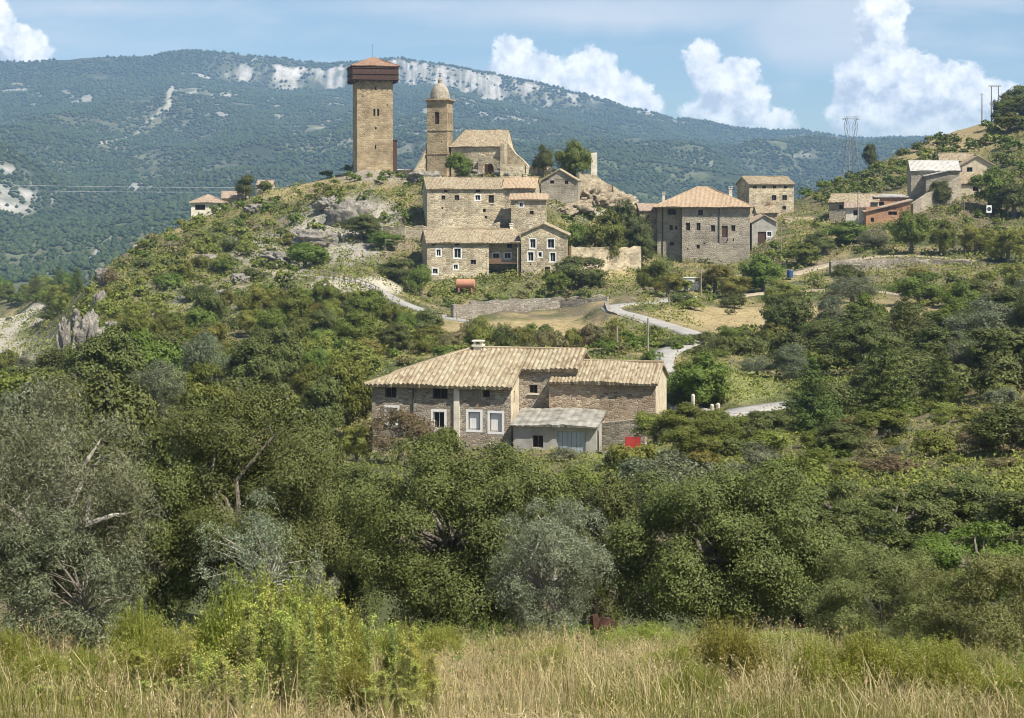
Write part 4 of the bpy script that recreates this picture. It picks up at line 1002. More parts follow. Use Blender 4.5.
# white box cabin and blue barrel
e = tag(empty('site_cabin', (wx(684,258),258,wz(284,258)), R(-6)), 'small white box cabin half hidden among the light green trees', 'cabin')
m = MB(); m.box(0,2.4,0,1.8,-1,.9); m.build('body', mWHITE, e); m = MB(); m.box(-.1,2.5,-.1,1.9,.902,1.0); m.build('roof', mPALE, e)
m = MB()
for (r0,z0),(r1,z1) in zip([(.0,0),(.5,0),(.55,.1),(.55,.55),(.58,.6),(.55,.65),(.55,1.2),(.48,1.3)],[(.5,0),(.55,.1),(.55,.55),(.58,.6),(.55,.65),(.55,1.2),(.48,1.3),(0,1.3)]):
    for i in range(16):
        a0_,a1_ = 2*math.pi*i/16, 2*math.pi*(i+1)/16
        m.face([(r0*math.cos(a0_),r0*math.sin(a0_),z0),(r0*math.cos(a1_),r0*math.sin(a1_),z0),(r1*math.cos(a1_),r1*math.sin(a1_),z1),(r1*math.cos(a0_),r1*math.sin(a0_),z1)])
o = m.build('barrel', plain('blue_plastic', (.04,.09,.20), .1, 3, .4)); o.location = (wx(790,276),276,wz(277.5,276)); o.scale = (.95,.95,.95); tag(o, 'blue barrel standing on the terrace below the small barns', 'barrel')
# stone bollards by the lane
bm = plain('pale_bollard_stone', (.55,.5,.42), .2, 3)
for k, (px_, pb, pt, Y_, lb) in enumerate(((712,413,404,121,'squat pale stone post at the lane edge, left of a pair'),(718,412,403,121.5,'squat pale stone post at the lane edge, right of a pair'),(693,408,394,119,'tall pale stone post beside the dark fig tree'))):
    h = wz(pt,Y_)-wz(pb,Y_); m = MB(); m.tube([(0,0,-.5),(0,0,h*.86),(0,0,h*.95),(0,0,h)], [.15,.14,.11,.05], 10)
    o = m.build('stone_post', bm); o.location = (wx(px_,Y_),Y_,wz(pb,Y_)); tag(o, lb, 'post')
# rail fence by the track
fp = [(320,277,264.5),(334,280,259),(350,284,255),(366,289,250.5),(379,295,246)]
P = [Vector((wx(a,Y_),Y_,wz(b,Y_))) for a,b,Y_ in fp]; o0 = P[0].copy()
fe = tag(empty('rail_fence', o0), 'weathered two rail wooden fence along the pale track', 'fence')
pts = smooth_poly(P, 3)
for p in pts:
    m = MB(); q = p-o0; m.tube([q+Vector((0,0,-.6)), q+Vector((0,0,1.15))], .08, 6); m.build('fence_post', mPOLE, fe)
m = MB()
for hh in (.55,1.05): m.tube([p-o0+Vector((0,0,hh)) for p in pts], .06, 5)
m.build('rail', mPOLE, fe)
# green tarpaulin
m = MB(); n = 8
G_ = [[(i/n*2.8, j/n*1.6, .55*math.sin(math.pi*i/n)**.6*math.sin(math.pi*(j/n))**.5+.06*math.sin(7*i+3*j)) for i in range(n+1)] for j in range(n+1)]
for j in range(n):
    for i in range(n): m.face([G_[j][i],G_[j][i+1],G_[j+1][i+1],G_[j+1][i]])
o = m.build('tarpaulin', plain('sea_green_sheet', (.20,.42,.33), .15, 2, .5), smooth=True); o.location = (wx(369,248),247,wz(299.5,248)); tag(o, 'sea green tarpaulin heaped beside the rail fence', 'tarpaulin')
# ------------------------------------------------------------------ foliage materials
LM = {
 'oak':   leafmat('holm_oak_leaves', [(.066,.080,.019),(.092,.108,.026),(.120,.135,.034),(.078,.092,.022),(.158,.168,.056)], .12, .3, hue=.012),
 'green': leafmat('bright_green_leaves', [(.105,.135,.021),(.14,.165,.028),(.12,.146,.024),(.17,.19,.04)], .2, .35),
 'lime':  leafmat('yellow_green_leaves', [(.19,.20,.038),(.235,.235,.052),(.17,.18,.034),(.27,.26,.07)], .3, .3),
 'olive': leafmat('grey_olive_leaves', [(.105,.12,.055),(.155,.172,.092),(.08,.092,.04),(.25,.265,.17),(.13,.146,.068)], .18, .2),
 'silver':leafmat('silvery_olive_leaves', [(.13,.145,.075),(.20,.215,.13),(.095,.11,.052),(.30,.315,.22),(.16,.175,.095)], .2, .2),
 'pine':  leafmat('pine_needles', [(.080,.098,.022),(.11,.132,.030),(.09,.11,.025),(.145,.16,.042)], .12, .25),
 'box':   leafmat('hillside_shrub_leaves', [(.15,.165,.03),(.19,.198,.04),(.125,.142,.025),(.235,.23,.055)], .15, .45, hue=.02),
 'dry':   leafmat('brownish_shrub_leaves', [(.17,.14,.06),(.22,.18,.085),(.13,.12,.042),(.26,.21,.11)], .2, .3),
 'willow':leafmat('grey_green_willow_leaves', [(.15,.155,.045),(.20,.205,.07),(.115,.122,.036),(.25,.25,.105)], .26, .25),
 'weed':  leafmat('fleabane_leaves', [(.24,.255,.075),(.31,.32,.105),(.185,.205,.055),(.38,.375,.15)], .35, .2),
 'broom': leafmat('broom_twigs', [(.23,.24,.042),(.295,.295,.06),(.18,.195,.034),(.34,.33,.082)], .32, .35),
}
mFLOW = leafmat('cream_yellow_flower_heads', [(.38,.40,.08),(.46,.46,.12),(.34,.37,.07),(.52,.50,.17)], .3, .1)
mSTRAW = leafmat('dry_grass_blades', [(.36,.28,.13),(.46,.375,.20),(.26,.195,.09),(.52,.44,.26),(.33,.27,.12),(.22,.17,.085)], .3, 0.)
mGRASS = leafmat('green_grass_blades', [(.15,.18,.036),(.21,.22,.055),(.11,.14,.028),(.27,.265,.085)], .35, 0.)
mBARK = plain('grey_bark', (.17,.145,.115), .35, 7, .95)
mBARKP = plain('pale_bare_bark', (.36,.33,.28), .3, 9, .95)

def unit(v): return v/np.maximum(np.linalg.norm(v, axis=-1, keepdims=True), 1e-9)
def rdir(n, r): return unit(r.normal(size=(n, 3)))
def leaf_mesh(name, P, N, L, Wd, mat, r, fold=False):
    n = len(P); t = unit(np.cross(N, rdir(n, r))); b = np.cross(N, t)
    L = np.broadcast_to(np.asarray(L, float), (n,))[:, None]*r.uniform(.7, 1.25, (n, 1)); Wd = np.broadcast_to(np.asarray(Wd, float), (n,))[:, None]*r.uniform(.75, 1.2, (n, 1))
    V = np.stack([P-t*L/2, P+b*Wd/2-t*L*.05, P+t*L/2+N*L*.08, P-b*Wd/2-t*L*.05], 1).reshape(-1, 3)
    return mesh_np(name, V, np.arange(n*4).reshape(-1, 4), mat)
def crown_points(r, n, nc=28, cl=(.25,.39), sprays=None, low=-.75, up=.25, rnd=.4, fac=(.45,.80), squash=1., flat=.78):
    """leaf positions and normals for a unit crown: separate clumps, leaves mostly on their upper, outer side"""
    D = rdir(nc*4, r); D = D[D[:, 2] > low][:nc]; nc = len(D)
    Cc = D*r.uniform(fac[0], fac[1], (nc, 1))*np.array([1, 1, squash]); cr = r.uniform(cl[0], cl[1], nc)
    ns = sprays or n//14
    k = r.choice(nc, ns, p=cr**2/np.sum(cr**2))
    d = unit(rdir(ns, r)+.6*unit(Cc[k]+1e-6)*r.random((ns, 1))+np.array([0, 0, .42]))
    S = Cc[k]+d*(cr[k]*(.62+.45*r.random(ns)**.6))[:, None]*np.array([1, 1, flat])
    m = n//ns; P = np.repeat(S, m, 0)+r.normal(size=(ns*m, 3))*.05*(cl[1]/.39); dd = np.repeat(d, m, 0)
    N = unit(dd*.8+unit(P)*.2+np.array([0, 0, up])+rnd*r.normal(size=P.shape))
    return P, N, Cc, cr

def limbs(mb, r, Cc, z0, base_r, scale, trunk_top=.25, nl=9, bend=.12, lean=(0, 0)):
    """trunk from the ground to inside the crown and limbs out to clumps; crown is centred above"""
    T = Vector((lean[0], lean[1], trunk_top))
    p = [Vector((0, 0, z0)), Vector((r.normal()*.03, r.normal()*.03, z0*.5+trunk_top*.5))+Vector((lean[0]*.5, lean[1]*.5, 0)), T]
    mb.tube([q*scale for q in p], [base_r*1.25, base_r, base_r*.8], 8)
    for i in range(min(nl, len(Cc))):
        c = Vector(Cc[i]*np.array([.9, .9, .9])); s = p[1].lerp(T, r.uniform(.4, 1))
        m1 = s.lerp(c, .4)+Vector((r.normal()*bend, r.normal()*bend, .04)); m2 = s.lerp(c, .75)+Vector((r.normal()*bend, r.normal()*bend, .03))
        mb.tube([q*scale for q in (s, m1, m2, c)], [base_r*.55, base_r*.36, base_r*.22, base_r*.08], 5, cap=False)

# shared crowns for trees and shrubs seen from afar --------------------------
PROTO = {}
def proto(kind, n, L, Wd, count, pts, trunk=True):
    for i in range(count):
        r = np.random.default_rng(abs(hash_(kind))*7+i*31)
        P, N, Cc, cr = pts(r, n)
        crown = leaf_mesh(kind+'_crown', P, N, L, Wd, LM[kind.split('_')[0]], r)
        tm = None
        if trunk:
            mb = MB(); limbs(mb, r, Cc, -1.75, .085, 1., .0, 8)
            o = mb.build('tmp', mBARK, None); tm = o.data; bpy.data.objects.remove(o)
        PROTO.setdefault(kind, []).append((crown, tm))
def hash_(s): return sum((i+1)*ord(c) for i, c in enumerate(s))
proto('oak', 15000, .072, .045, 4, lambda r, n: crown_points(r, n, 30))
proto('green', 13000, .075, .05, 4, lambda r, n: crown_points(r, n, 26))
proto('lime', 12000, .075, .045, 4, lambda r, n: crown_points(r, n, 24))
proto('olive', 13000, .085, .026, 3, lambda r, n: crown_points(r, n, 34, rnd=.7))
proto('willow', 13000, .08, .026, 2, lambda r, n: crown_points(r, n, 38, rnd=.7))
proto('dry', 9000, .07, .03, 2, lambda r, n: crown_points(r, n, 34, rnd=.8))
def pine_pts(r, n):
    Ps, Ns, Cs = [], [], []
    lev = 13
    for i in range(lev):
        q = i/(lev-1); z = -1.1+q*2.1; rad = (.92*(1-q)**.75+.08)*r.uniform(.8, 1.1); k = max(3, int(8*(1-q)+3))
        a0 = r.uniform(0, 6.28)
        for j in range(k):
            a = a0+6.283*j/k+r.normal()*.2; ln = rad*r.uniform(.7, 1.1)
            for s in np.linspace(.3, 1, 4): Cs.append((math.cos(a)*ln*s, math.sin(a)*ln*s, z+.10*s+r.normal()*.02, .10+.10*(1-q)))
    Cs = np.array(Cs); w = Cs[:, 3]**2; k = r.choice(len(Cs), n, p=w/w.sum()); d = rdir(n, r)
    P = Cs[k, :3]+d*Cs[k, 3:]*(.3+.7*r.random((n, 1)))*np.array([1.25, 1.25, .55])
    N = unit(d*.5+np.array([0, 0, .5])+r.normal(size=P.shape)*.45)
    return P, N, Cs[::5, :3], None
for i in range(3):
    r = np.random.default_rng(400+i); P, N, Cc, _ = pine_pts(r, 16000)
    cr_ = leaf_mesh('pine_crown', P, N, .085, .028, LM['pine'], r)
    mb = MB(); mb.tube([(0,0,-1.8),(.02,0,-.5),(0,.02,.6),(0,0,1.0)], [.075,.06,.035,.01], 8)
    for c in Cc[::2]: mb.tube([(0,0,c[2]-.06),tuple(c)], [.02,.006], 4, cap=False)
    o = mb.build('tmp', mBARK); tm = o.data; bpy.data.objects.remove(o); PROTO.setdefault('pine', []).append((cr_, tm))
# low shrubs: one mesh, base at the ground
SH = {}
for kind, mat, cnt, n in (('box', 'box', 5, 5200), ('green', 'green', 3, 5200), ('oak', 'oak', 4, 5200), ('lime', 'lime', 3, 5000), ('dry', 'dry', 3, 4200), ('olive', 'olive', 3, 5000)):
    for i in range(cnt):
        r = np.random.default_rng(900+i+hash_(kind)); P, N, _, _ = crown_points(r, n, 22, (.26,.46), low=-.25, fac=(.3,.8), squash=.8)
        P = P*np.array([1, 1, .85])+np.array([0, 0, .45]); P[:, 2] = np.maximum(P[:, 2], -.05)
        SH.setdefault(kind, []).append(leaf_mesh('shrub', P, N, .10, .055 if kind not in ('olive',) else .035, LM[mat], r))

NAMES = {'oak': 'oak_tree', 'green': 'broadleaf_tree', 'lime': 'broadleaf_tree', 'olive': 'olive_tree', 'pine': 'pine_tree', 'willow': 'willow_tree', 'dry': 'bare_tree'}
vr = random.Random(9)
def tree(px, pyt, Y, wpx, kind, label, group=None, i=None, sink=.0):
    """crown top at (px, pyt), width in pixels; trunk stands on the ground there"""
    x = wx(px, Y); g = gz(x, Y); top = wz(pyt, Y); rad = wpx*Y/F/2
    h = max(top-g, rad*1.1)
    pr = PROTO[kind]; cm, tm = pr[(i if i is not None else vr.randrange(99)) % len(pr)]
    rz = h/2.0*(.98 if kind != 'pine' else .95)
    rz = min(rz, rad*1.6) if kind != 'pine' else rz
    cz = h-rz*1.0 if kind != 'pine' else h-rz*1.02
    e = tag(empty(NAMES[kind], (x, Y, g), vr.uniform(0, 6.28)), label, 'tree', group)
    c = link('crown', cm, e); c.location = (0, 0, cz); c.scale = (rad, rad*.95, rz)
    t_ = link('trunk', tm, e); t_.location = (0, 0, cz); t_.scale = (rad, rad, max((cz+.4)/1.7, rz*.6)); 
    return e
SHRUBS = []
def shrub(x, Y, rad, kind, label, group, hs=1., g=None):
    SHRUBS.append((rad/Y, x, Y, rad, kind, label, group, hs, gz(x, Y) if g is None else g))
def make_shrubs(most=285):
    """the ones that show largest as objects of their own, the small rest as one mass"""
    SHRUBS.sort(key=lambda q: -q[0])
    for _, x, Y, rad, kind, label, group, hs, g in SHRUBS[:most]:
        ms = SH[kind]; o = link('shrub', ms[vr.randrange(len(ms))])
        o.location = (x, Y, g-.12*rad); o.rotation_euler = (0, 0, vr.uniform(0, 6.28))
        s = rad*vr.uniform(.9, 1.1); o.scale = (s, s*vr.uniform(.85, 1.1), rad*hs*vr.uniform(.8, 1.15)); tag(o, label, 'shrub', group)
    r = np.random.default_rng(5); acc = {}
    for _, x, Y, rad, kind, label, group, hs, g in SHRUBS[most:]:
        P, N, _, _ = crown_points(r, 900, 16, (.26,.46), low=-.25, fac=(.3,.8), squash=.8)
        P = (P*np.array([1, 1, .85])+np.array([0, 0, .45]))*rad*np.array([1, 1, hs])+np.array([x, Y, g-.12*rad])
        a = acc.setdefault(kind, []); a.append((P, N, np.full(len(P), rad)))
    V = []; M = []; mats = []
    for kind, l in acc.items():
        P = np.concatenate([q[0] for q in l]); N = np.concatenate([q[1] for q in l]); s = np.concatenate([q[2] for q in l])
        m = leaf_mesh('tmp', P, N, .20*s, .12*s, None, r); v = np.empty(len(m.vertices)*3); m.vertices.foreach_get('co', v); V.append(v.reshape(-1, 3)); M.append(np.full(len(P), len(mats), dtype=np.int32)); mats.append(LM[kind])
        bpy.data.meshes.remove(m)
    V = np.concatenate(V); me = mesh_np('shrubbery', V, np.arange(len(V)).reshape(-1, 4))
    for m in mats: me.materials.append(m)
    me.polygons.foreach_set('material_index', np.concatenate(M))
    tag(link('shrubbery', me), 'small scattered shrubs filling the gaps on the far slopes', 'shrubbery', kind='stuff')

# ------------------------------------------------------------------ trees that can be told apart
T = [
 # on the crest
 (458,150,338,30,'green','round green tree growing in front of the church wall'),
 (543,145,338,23,'oak','small rounded dark tree on the crest, left of the pair right of the church'),
 (575,138,340,40,'green','tall bushy green tree on the crest beside the pale ruined stump'),
 (246,173,374,22,'oak','dark round tree behind the small house on the left slope'),
 (266,180,376,14,'box' if False else 'green','small tree beside the stone hut left of the tower'),
 (1004,93,434,26,'oak','dark round oak standing on the ridge top near the right border'),(1022,82,437,40,'oak','tallest dark oak on the ridge, cut by the right border'),(1014,108,430,36,'green','bright green tree just under the tallest ridge oak'),(1001,122,427,22,'oak','small dark oak below the pair on the ridge top'),(1022,130,420,40,'oak','broad dark oak on the steep right border slope'),(1010,146,404,36,'green','green tree above the sunlit gabled house at the right border'),
 # around the lower village
 (398,257,276,40,'oak','dark green round tree at the left end of the loggia house'),
 (421,262,272,26,'green','lighter green bush-like tree close to the dark one left of the loggia house'),
 (306,243,278,46,'green','broad green tree on the slope above the pale track'),
 (362,224,300,44,'oak','dark spreading tree under the rocks left of the large upper house'),
 (385,236,296,36,'green','green tree against the retaining wall left of the large upper house'),
 (581,257,268,62,'oak','big dark rounded tree right of the narrow gabled house'),
 (556,268,264,34,'green','lighter green tree at the left foot of the big dark rounded one'),
 (600,208,300,58,'green','leafy green tree on the spur between the gabled barn and the hip roofed house'),
 (628,200,310,40,'oak','dark tree against the left corner of the hip roofed house'),
 (640,222,306,36,'oak','low dark tree below the pale outbuilding'),
 (574,222,300,30,'green','small green tree right behind the narrow gabled house'),
 (655,260,254,38,'green','green tree above the bend of the road'),
 (668,272,246,34,'lime','light green tree over the end of the road'),
 (715,262,258,44,'lime','yellow-green tree in front of the big hip roofed house'),
 (735,275,252,38,'lime','yellow-green tree just right of the white cabin'),
 (763,252,262,46,'green','rounded green tree below the grey gabled shed'),
 (780,280,240,36,'lime','low yellow-green tree standing alone on the dry terrace'),
 (800,243,290,44,'green','leafy tree beside the blue barrel'),
 (848,262,262,40,'oak','dark tree on the bank below the road on the right'),
 (846,220,306,44,'green','green tree at the foot of the straw roofed barn'),
 (820,232,300,34,'oak','dark green tree in front of the sagging rubble barn'),
 (874,228,300,34,'olive','greyish tree in front of the orange brick barn'),
 (911,209,292,42,'green','tall round green tree left of the pair above the road on the right'),
 (941,218,290,32,'green','narrow green tree right of the pair above the road on the right'),
 (975,222,290,40,'lime','bright yellow-green tree under the road sign'),
 (1008,226,282,50,'lime','spreading yellow-green tree at the right edge of the upper road'),
 (990,165,330,44,'green','green tree beside the sunlit gabled house on the right'),
 (1014,180,326,50,'oak','dark tree on the bank near the road sign'),
 (940,180,336,30,'oak','dark tree at the foot of the grey annexe'),
 (870,143,400,17,'oak','single small tree standing out on the ridge skyline by the pylon'),
 (852,276,238,54,'olive','grey-green tree in the middle of the right terraces'),
 (920,276,232,60,'green','broad green tree on the lower right terraces'),
 (960,282,226,50,'lime','yellowish tree at the right end of the lower terraces'),
 # middle ground right
 (698,348,133,68,'green','dark glossy fig-like tree right of the farmhouse gable'),
 (757,360,150,40,'olive','small grey olive tree standing on the bright grass plot'),
 (655,410,112,50,'lime','yellow-green tree at the right end of the farmhouse'),
 (690,402,110,60,'green','fresh green tree in front of the stone posts'),
 (700,432,98,70,'green','bushy green tree below the stone posts'),
 (768,408,108,50,'oak','dark tree with a bare leaning trunk beside the lane'),
 (812,362,112,78,'pine','tall layered pine tree beside the lane'),
 (853,308,158,92,'pine','big dark pine tree at the centre of the right hand wood'),
 (905,300,175,70,'pine','pine tree left of the pale crowned oaks in the right hand wood'),
 (815,330,168,60,'pine','smaller pine tree on the left edge of the right hand wood'),
 (890,375,128,84,'oak','rounded oak right of the tall layered pine'),
 (940,352,138,80,'oak','broad oak in the right hand wood behind the dry bank'),
 (985,310,150,90,'olive','pale crowned oak at the top of the right hand wood'),
 (1020,290,160,80,'oak','dark tree at the right border of the right hand wood'),
 (1005,370,128,90,'oak','dark bushy oak low in the right hand wood, near the right border'),
 (955,300,176,70,'green','green tree behind the pale crowned oak'),
 (880,425,100,62,'green','green tree at the left end of the dry bank'),
 (843,440,96,60,'oak','dark tree under the tall layered pine'),
 # middle ground left of the farm
 (345,352,128,62,'green','bright green upright tree left of the farmhouse'),
 (322,372,118,56,'oak','dark tree between the upright green one and the big oaks'),
 (400,404,104,76,'dry','brownish thin leaved tree in front of the farmhouse windows'),
 (357,420,104,40,'lime','yellowish climber covered small tree at the left corner of the farmhouse'),
 (440,425,100,44,'green','green tree in front of the white plaster strip'),
 # belt of trees in front
 
 
 
 (640,458,72,110,'olive','grey-green tree behind the front oaks, below the red panel'),
 (585,466,76,80,'green','green tree below the lean-to of the farmhouse'),
 (690,445,70,130,'olive','silvery tree topping the large oak right of centre'),
 (770,470,62,110,'oak','oak between the large right oak and the three in a row'),
 (1030,495,48,130,'oak','oak cut by the right border above the willows'),
 (800,455,72,90,'green','green tree just left of the three in a row'),(1015,440,78,90,'oak','dark round tree on the brown bank at the right border'),
 (105,372,66,120,'oak','feathery dark tree behind the olive at the left border'),
 (30,380,60,110,'olive','grey tree behind the olive at the left border, partly hidden'),
 (200,378,62,110,'oak','oak crown behind the two big left oaks'),
 (300,392,60,90,'oak','dark oak crown filling the gap left of centre'),
]
for px, pyt, Y, w_, k, lb in T: tree(px, pyt, Y, w_, k, lb)

# ------------------------------------------------------------------ shrubs scattered on the slopes
def scatter(poly, n, rad, kinds, label, group, ymin=90, as_tree=None, sep=.8, hs=1., seed=1, avoid=2.2):
    r = np.random.default_rng(seed); xs = [p[0] for p in poly]; ys = [p[1] for p in poly]; out = []
    px = r.uniform(min(xs), max(xs), n*30); py = r.uniform(min(ys), max(ys), n*30); k = inpoly(px, py, poly); px, py = px[k][:n*9], py[k][:n*9]
    Y = hits(px, py, ymin); X = (px-CX)*Y/F
    d, _ = roaddist(np.nan_to_num(X), np.nan_to_num(Y)); g = ground(np.nan_to_num(X, nan=0.), np.nan_to_num(Y, nan=50.))
    for a, b, y, x, dd, gg in zip(px, py, Y, X, d, g):
        if len(out) >= n: break
        if not np.isfinite(y) or dd < avoid or y > 620: continue
        rd = r.uniform(*rad)
        if any((x-o[0])**2+((y-o[1])*.6)**2 < ((rd+o[2])*sep)**2 for o in out): continue
        if any(abs(x-bx) < bw+rd*.6 and -3-rd < y-by < bd for bx, by, bw, bd in HOUSES): continue
        out.append((x, y, rd))
        kd = kinds[r.integers(len(kinds))]
        if as_tree and r.random() < as_tree:
            h = rd*r.uniform(1.7, 2.3); tree(a, HY-(gg+h)*F/y, y, 2*rd*F/y, kd if kd in PROTO else 'green', label[0], group[0])
        else: shrub(x, y, rd, kd if kd in SH else 'oak', label[-1], group[-1], hs, gg)
    return out
HANDSHRUB = []
HOUSES = [(wx(470,290),285,9.5,12),(wx(544,290),286,5,11),(wx(485,308),300,13,14),(wx(559,325),320,5,10),(wx(705,322),316,11,14),(wx(768,360),356,7,10),(wx(764,325),320,4,10),(wx(375,358),356,6,10),(wx(465,350),344,9,14),
          (wx(218,375),370,7,9),(wx(885,330),324,10,14),(wx(945,345),336,10,20),(wx(848,340),328,6,12),(wx(515,122),113,13,18),(wx(530,210),200,11,30),(wx(805,342),338,5,8),(wx(632,113),108,3.5,9),(wx(82,205),188,4.5,14)]
scatter([(180,224),(250,203),(330,188),(345,200),(330,212),(300,225),(250,240),(180,262),(130,285),(85,300),(125,258)], 70, (.9,2.0), ['box','box','oak','green','dry'], ['low round green shrub on the upper slope between the tower and the left skyline'], ['shrubs on the upper left slope'], 200, seed=2)
scatter([(180,262),(250,240),(330,235),(335,262),(290,275),(300,300),(240,310),(150,330),(85,340),(80,305),(130,285)], 75, (1.1,2.4), ['box','box','oak','green','lime'], ['rounded green shrub on the rocky mid slope below the left skyline'], ['shrubs on the middle left slope'], 180, seed=3)
scatter([(85,342),(150,332),(240,312),(300,300),(340,300),(400,318),(440,332),(430,350),(380,366),(335,385),(230,385),(130,385),(75,380)], 85, (1.5,2.7), ['green','green','oak','lime','box'], ['bushy young tree on the wooded foot of the tower hill','bushy green shrub on the wooded foot of the tower hill'], ['young trees at the foot of the tower hill','shrubs at the foot of the tower hill'], 120, .35, seed=4)
scatter([(300,178),(350,170),(425,172),(425,225),(380,230),(340,215)], 34, (.7,1.7), ['box','green'], ['small shrub among rocks just under the tower'], ['shrubs under the tower'], 250, seed=5)
scatter([(425,285),(560,284),(600,285),(610,303),(540,303),(460,312),(420,300)], 34, (.6,1.5), ['box','green','oak','dry'], ['small shrub on the bank below the lower row of houses'], ['shrubs below the lower row'], 240, seed=6)
scatter([(560,200),(640,205),(650,240),(570,245),(545,215)], 16, (.8,1.6), ['oak','green','box'], ['shrub on the rubble bank right of the narrow gabled house'], ['shrubs on the rubble bank'], 280, seed=7)
scatter([(790,198),(860,176),(900,160),(950,138),(975,150),(900,190),(830,205)], 66, (1.2,2.5), ['oak','box','green','oak'], ['dark round shrub on the wooded right hand ridge'], ['shrubs on the right ridge'], 340, seed=8)
scatter([(985,118),(1060,105),(1060,210),(1000,200),(990,150)], 34, (1.6,2.8), ['oak','green','box'], ['bushy shrub on the steep right border of the ridge'], ['shrubs on the right border of the ridge'], 300, seed=9)
scatter([(900,130),(985,112),(980,150),(930,165)], 12, (.8,1.6), ['oak','box'], ['shrub beside the straw strip on the right ridge'], ['shrubs beside the straw strip'], 340, seed=10)
scatter([(760,232),(860,225),(960,212),(1040,212),(1040,250),(930,252),(830,262),(770,262)], 40, (.9,1.8), ['green','oak','lime','box'], ['garden shrub between the right hand houses and the road'], ['shrubs by the right hand houses'], 270, seed=11)
scatter([(690,285),(830,285),(1040,265),(1040,310),(950,310),(820,306),(720,318),(660,312)], 46, (.8,2.0), ['green','lime','oak','dry','box'], ['terrace shrub on the right hand fields'], ['shrubs on the right terraces'], 200, seed=12)
scatter([(690,340),(760,335),(880,335),(870,352),(760,358),(690,356)], 36, (1.2,2.0), ['oak','oak','box','green'], ['dark hedge shrub along the lower edge of the dry terrace'], ['hedge shrubs under the dry terrace'], 150, sep=.6, seed=13)
scatter([(780,330),(900,325),(1060,290),(1060,420),(960,400),(830,430),(790,400)], 60, (1.5,2.8), ['oak','green','pine','olive','oak'], ['tree packed in the dense right hand wood','dark undershrub in the dense right hand wood'], ['trees of the right hand wood','undershrubs of the right hand wood'], 105, .5, seed=14)
scatter([(820,430),(960,405),(1060,390),(1060,475),(900,475),(810,480)], 50, (.6,1.4), ['dry','box','dry','olive','green'], ['low dry heath shrub on the brown right bank'], ['heath shrubs on the right bank'], 70, seed=15, hs=.8)
scatter([(0,292),(70,284),(90,300),(60,330),(40,305),(0,305)], 34, (2.0,3.8), ['green','lime','pine','green'], ['valley tree beyond the left foot of the tower hill','valley shrub beyond the left foot of the tower hill'], ['valley trees at the left border','valley shrubs at the left border'], 320, .6, seed=16)
scatter([(0,310),(45,315),(60,350),(50,385),(0,385)], 9, (.7,1.4), ['box','olive'], ['shrub on the chalky bank at the left border'], ['shrubs on the chalky left bank'], 150, seed=17)
scatter([(560,430),(720,420),(780,440),(780,470),(560,468)], 26, (.9,1.7), ['green','oak','olive','lime'], ['bush on the slope just below the farm yard'], ['bushes below the farm yard'], 85, seed=18)
scatter([(0,385),(130,385),(340,388),(380,425),(240,430),(0,420)], 40, (1.8,3.0), ['oak','green','olive','green'], ['wood tree behind the big left oaks','bush behind the big left oaks'], ['trees behind the left oaks','bushes behind the left oaks'], 75, .6, seed=19)
scatter([(590,340),(670,335),(670,365),(600,352)], 14, (.8,1.5), ['box','dry','green'], ['brownish shrub behind the farmhouse roof'], ['shrubs behind the farmhouse'], 150, seed=20)
scatter([(385,345),(480,338),(480,352),(400,368)], 16, (1.0,1.7), ['box','dry','green'], ['scrubby shrub on the bank left of the farmhouse chimney'], ['shrubs left of the farmhouse chimney'], 140, seed=21)

for i_ in range(17):
    px_ = 470+i_*9+vr.uniform(-4, 4); Y_ = 178+vr.uniform(-6, 8); w_ = vr.uniform(20, 32); x_ = wx(px_, Y_)
    shrub(x_, Y_, w_*Y_/F/2, ('dry','box','green','dry','oak')[i_ % 5], 'scrubby shrub in the row between the straw field and the farmhouse roof', 'shrubs below the straw field', vr.uniform(1.2, 1.7), gz(x_, Y_))
for px_, pt_, Y_, w_, k_ in ((668,336,172,30,'oak'),(684,334,174,30,'green'),(702,336,176,32,'oak'),(720,335,178,30,'oak'),(655,342,171,22,'box'),(640,340,172,22,'green'),(624,338,174,24,'box'),(735,338,178,26,'green'),
     (672,366,139,40,'green'),(690,372,136,46,'green'),(678,384,134,34,'oak'),(706,378,134,40,'green'),(652,362,158,26,'green'),(640,372,140,34,'dry'),(676,345,168,20,'green'),(700,352,162,30,'oak'),(716,350,164,26,'green'),(690,358,150,30,'green')):
    x_ = wx(px_, Y_); g_ = gz(x_, Y_); shrub(x_, Y_, w_*Y_/F/2, k_, 'dark hedge shrub between the lane and the dry terrace', 'hedge shrubs by the lane', max(.7, (wz(pt_, Y_)-g_)/(w_*Y_/F/2)/1.3), g_)
make_shrubs()

# ------------------------------------------------------------------ low cover and dry grass on the slopes, one mass each
def cover(name, label, n, zonef, size, mats, k, seed, ymin=60):
    r = np.random.default_rng(seed); px = r.uniform(-150, 1230, n); py = r.uniform(112, 530, n)
    m = zonef(px, py); px, py = px[m], py[m]; Y = hits(px, py, ymin); ok = np.isfinite(Y) & (Y < 600); Y = Y[ok]; X = (px[ok]-CX)*Y/F
    d, _ = roaddist(X, Y); ok = d > .5; X, Y = X[ok], Y[ok]; g = ground(X, Y)
    nn = len(X); leafk = .7; P = np.stack([X, Y, g], -1); P = np.repeat(P, k, 0)
    s = np.repeat(r.uniform(size[0], size[1], nn), k)*np.clip(P[:, 1]/220, .45, 1.3)
    P = P+r.normal(size=P.shape)*np.array([.7, .7, .0])*s[:, None]; P[:, 2] = ground(P[:, 0], P[:, 1])+r.random(len(P))*s*.7
    N = unit(np.array([0, -.15, .6])+r.normal(size=P.shape)*.6)
    tag(link(name, leaf_mesh(name, P, N, s*.40, s*.23, mats, r)), label, 'ground cover', kind='stuff')
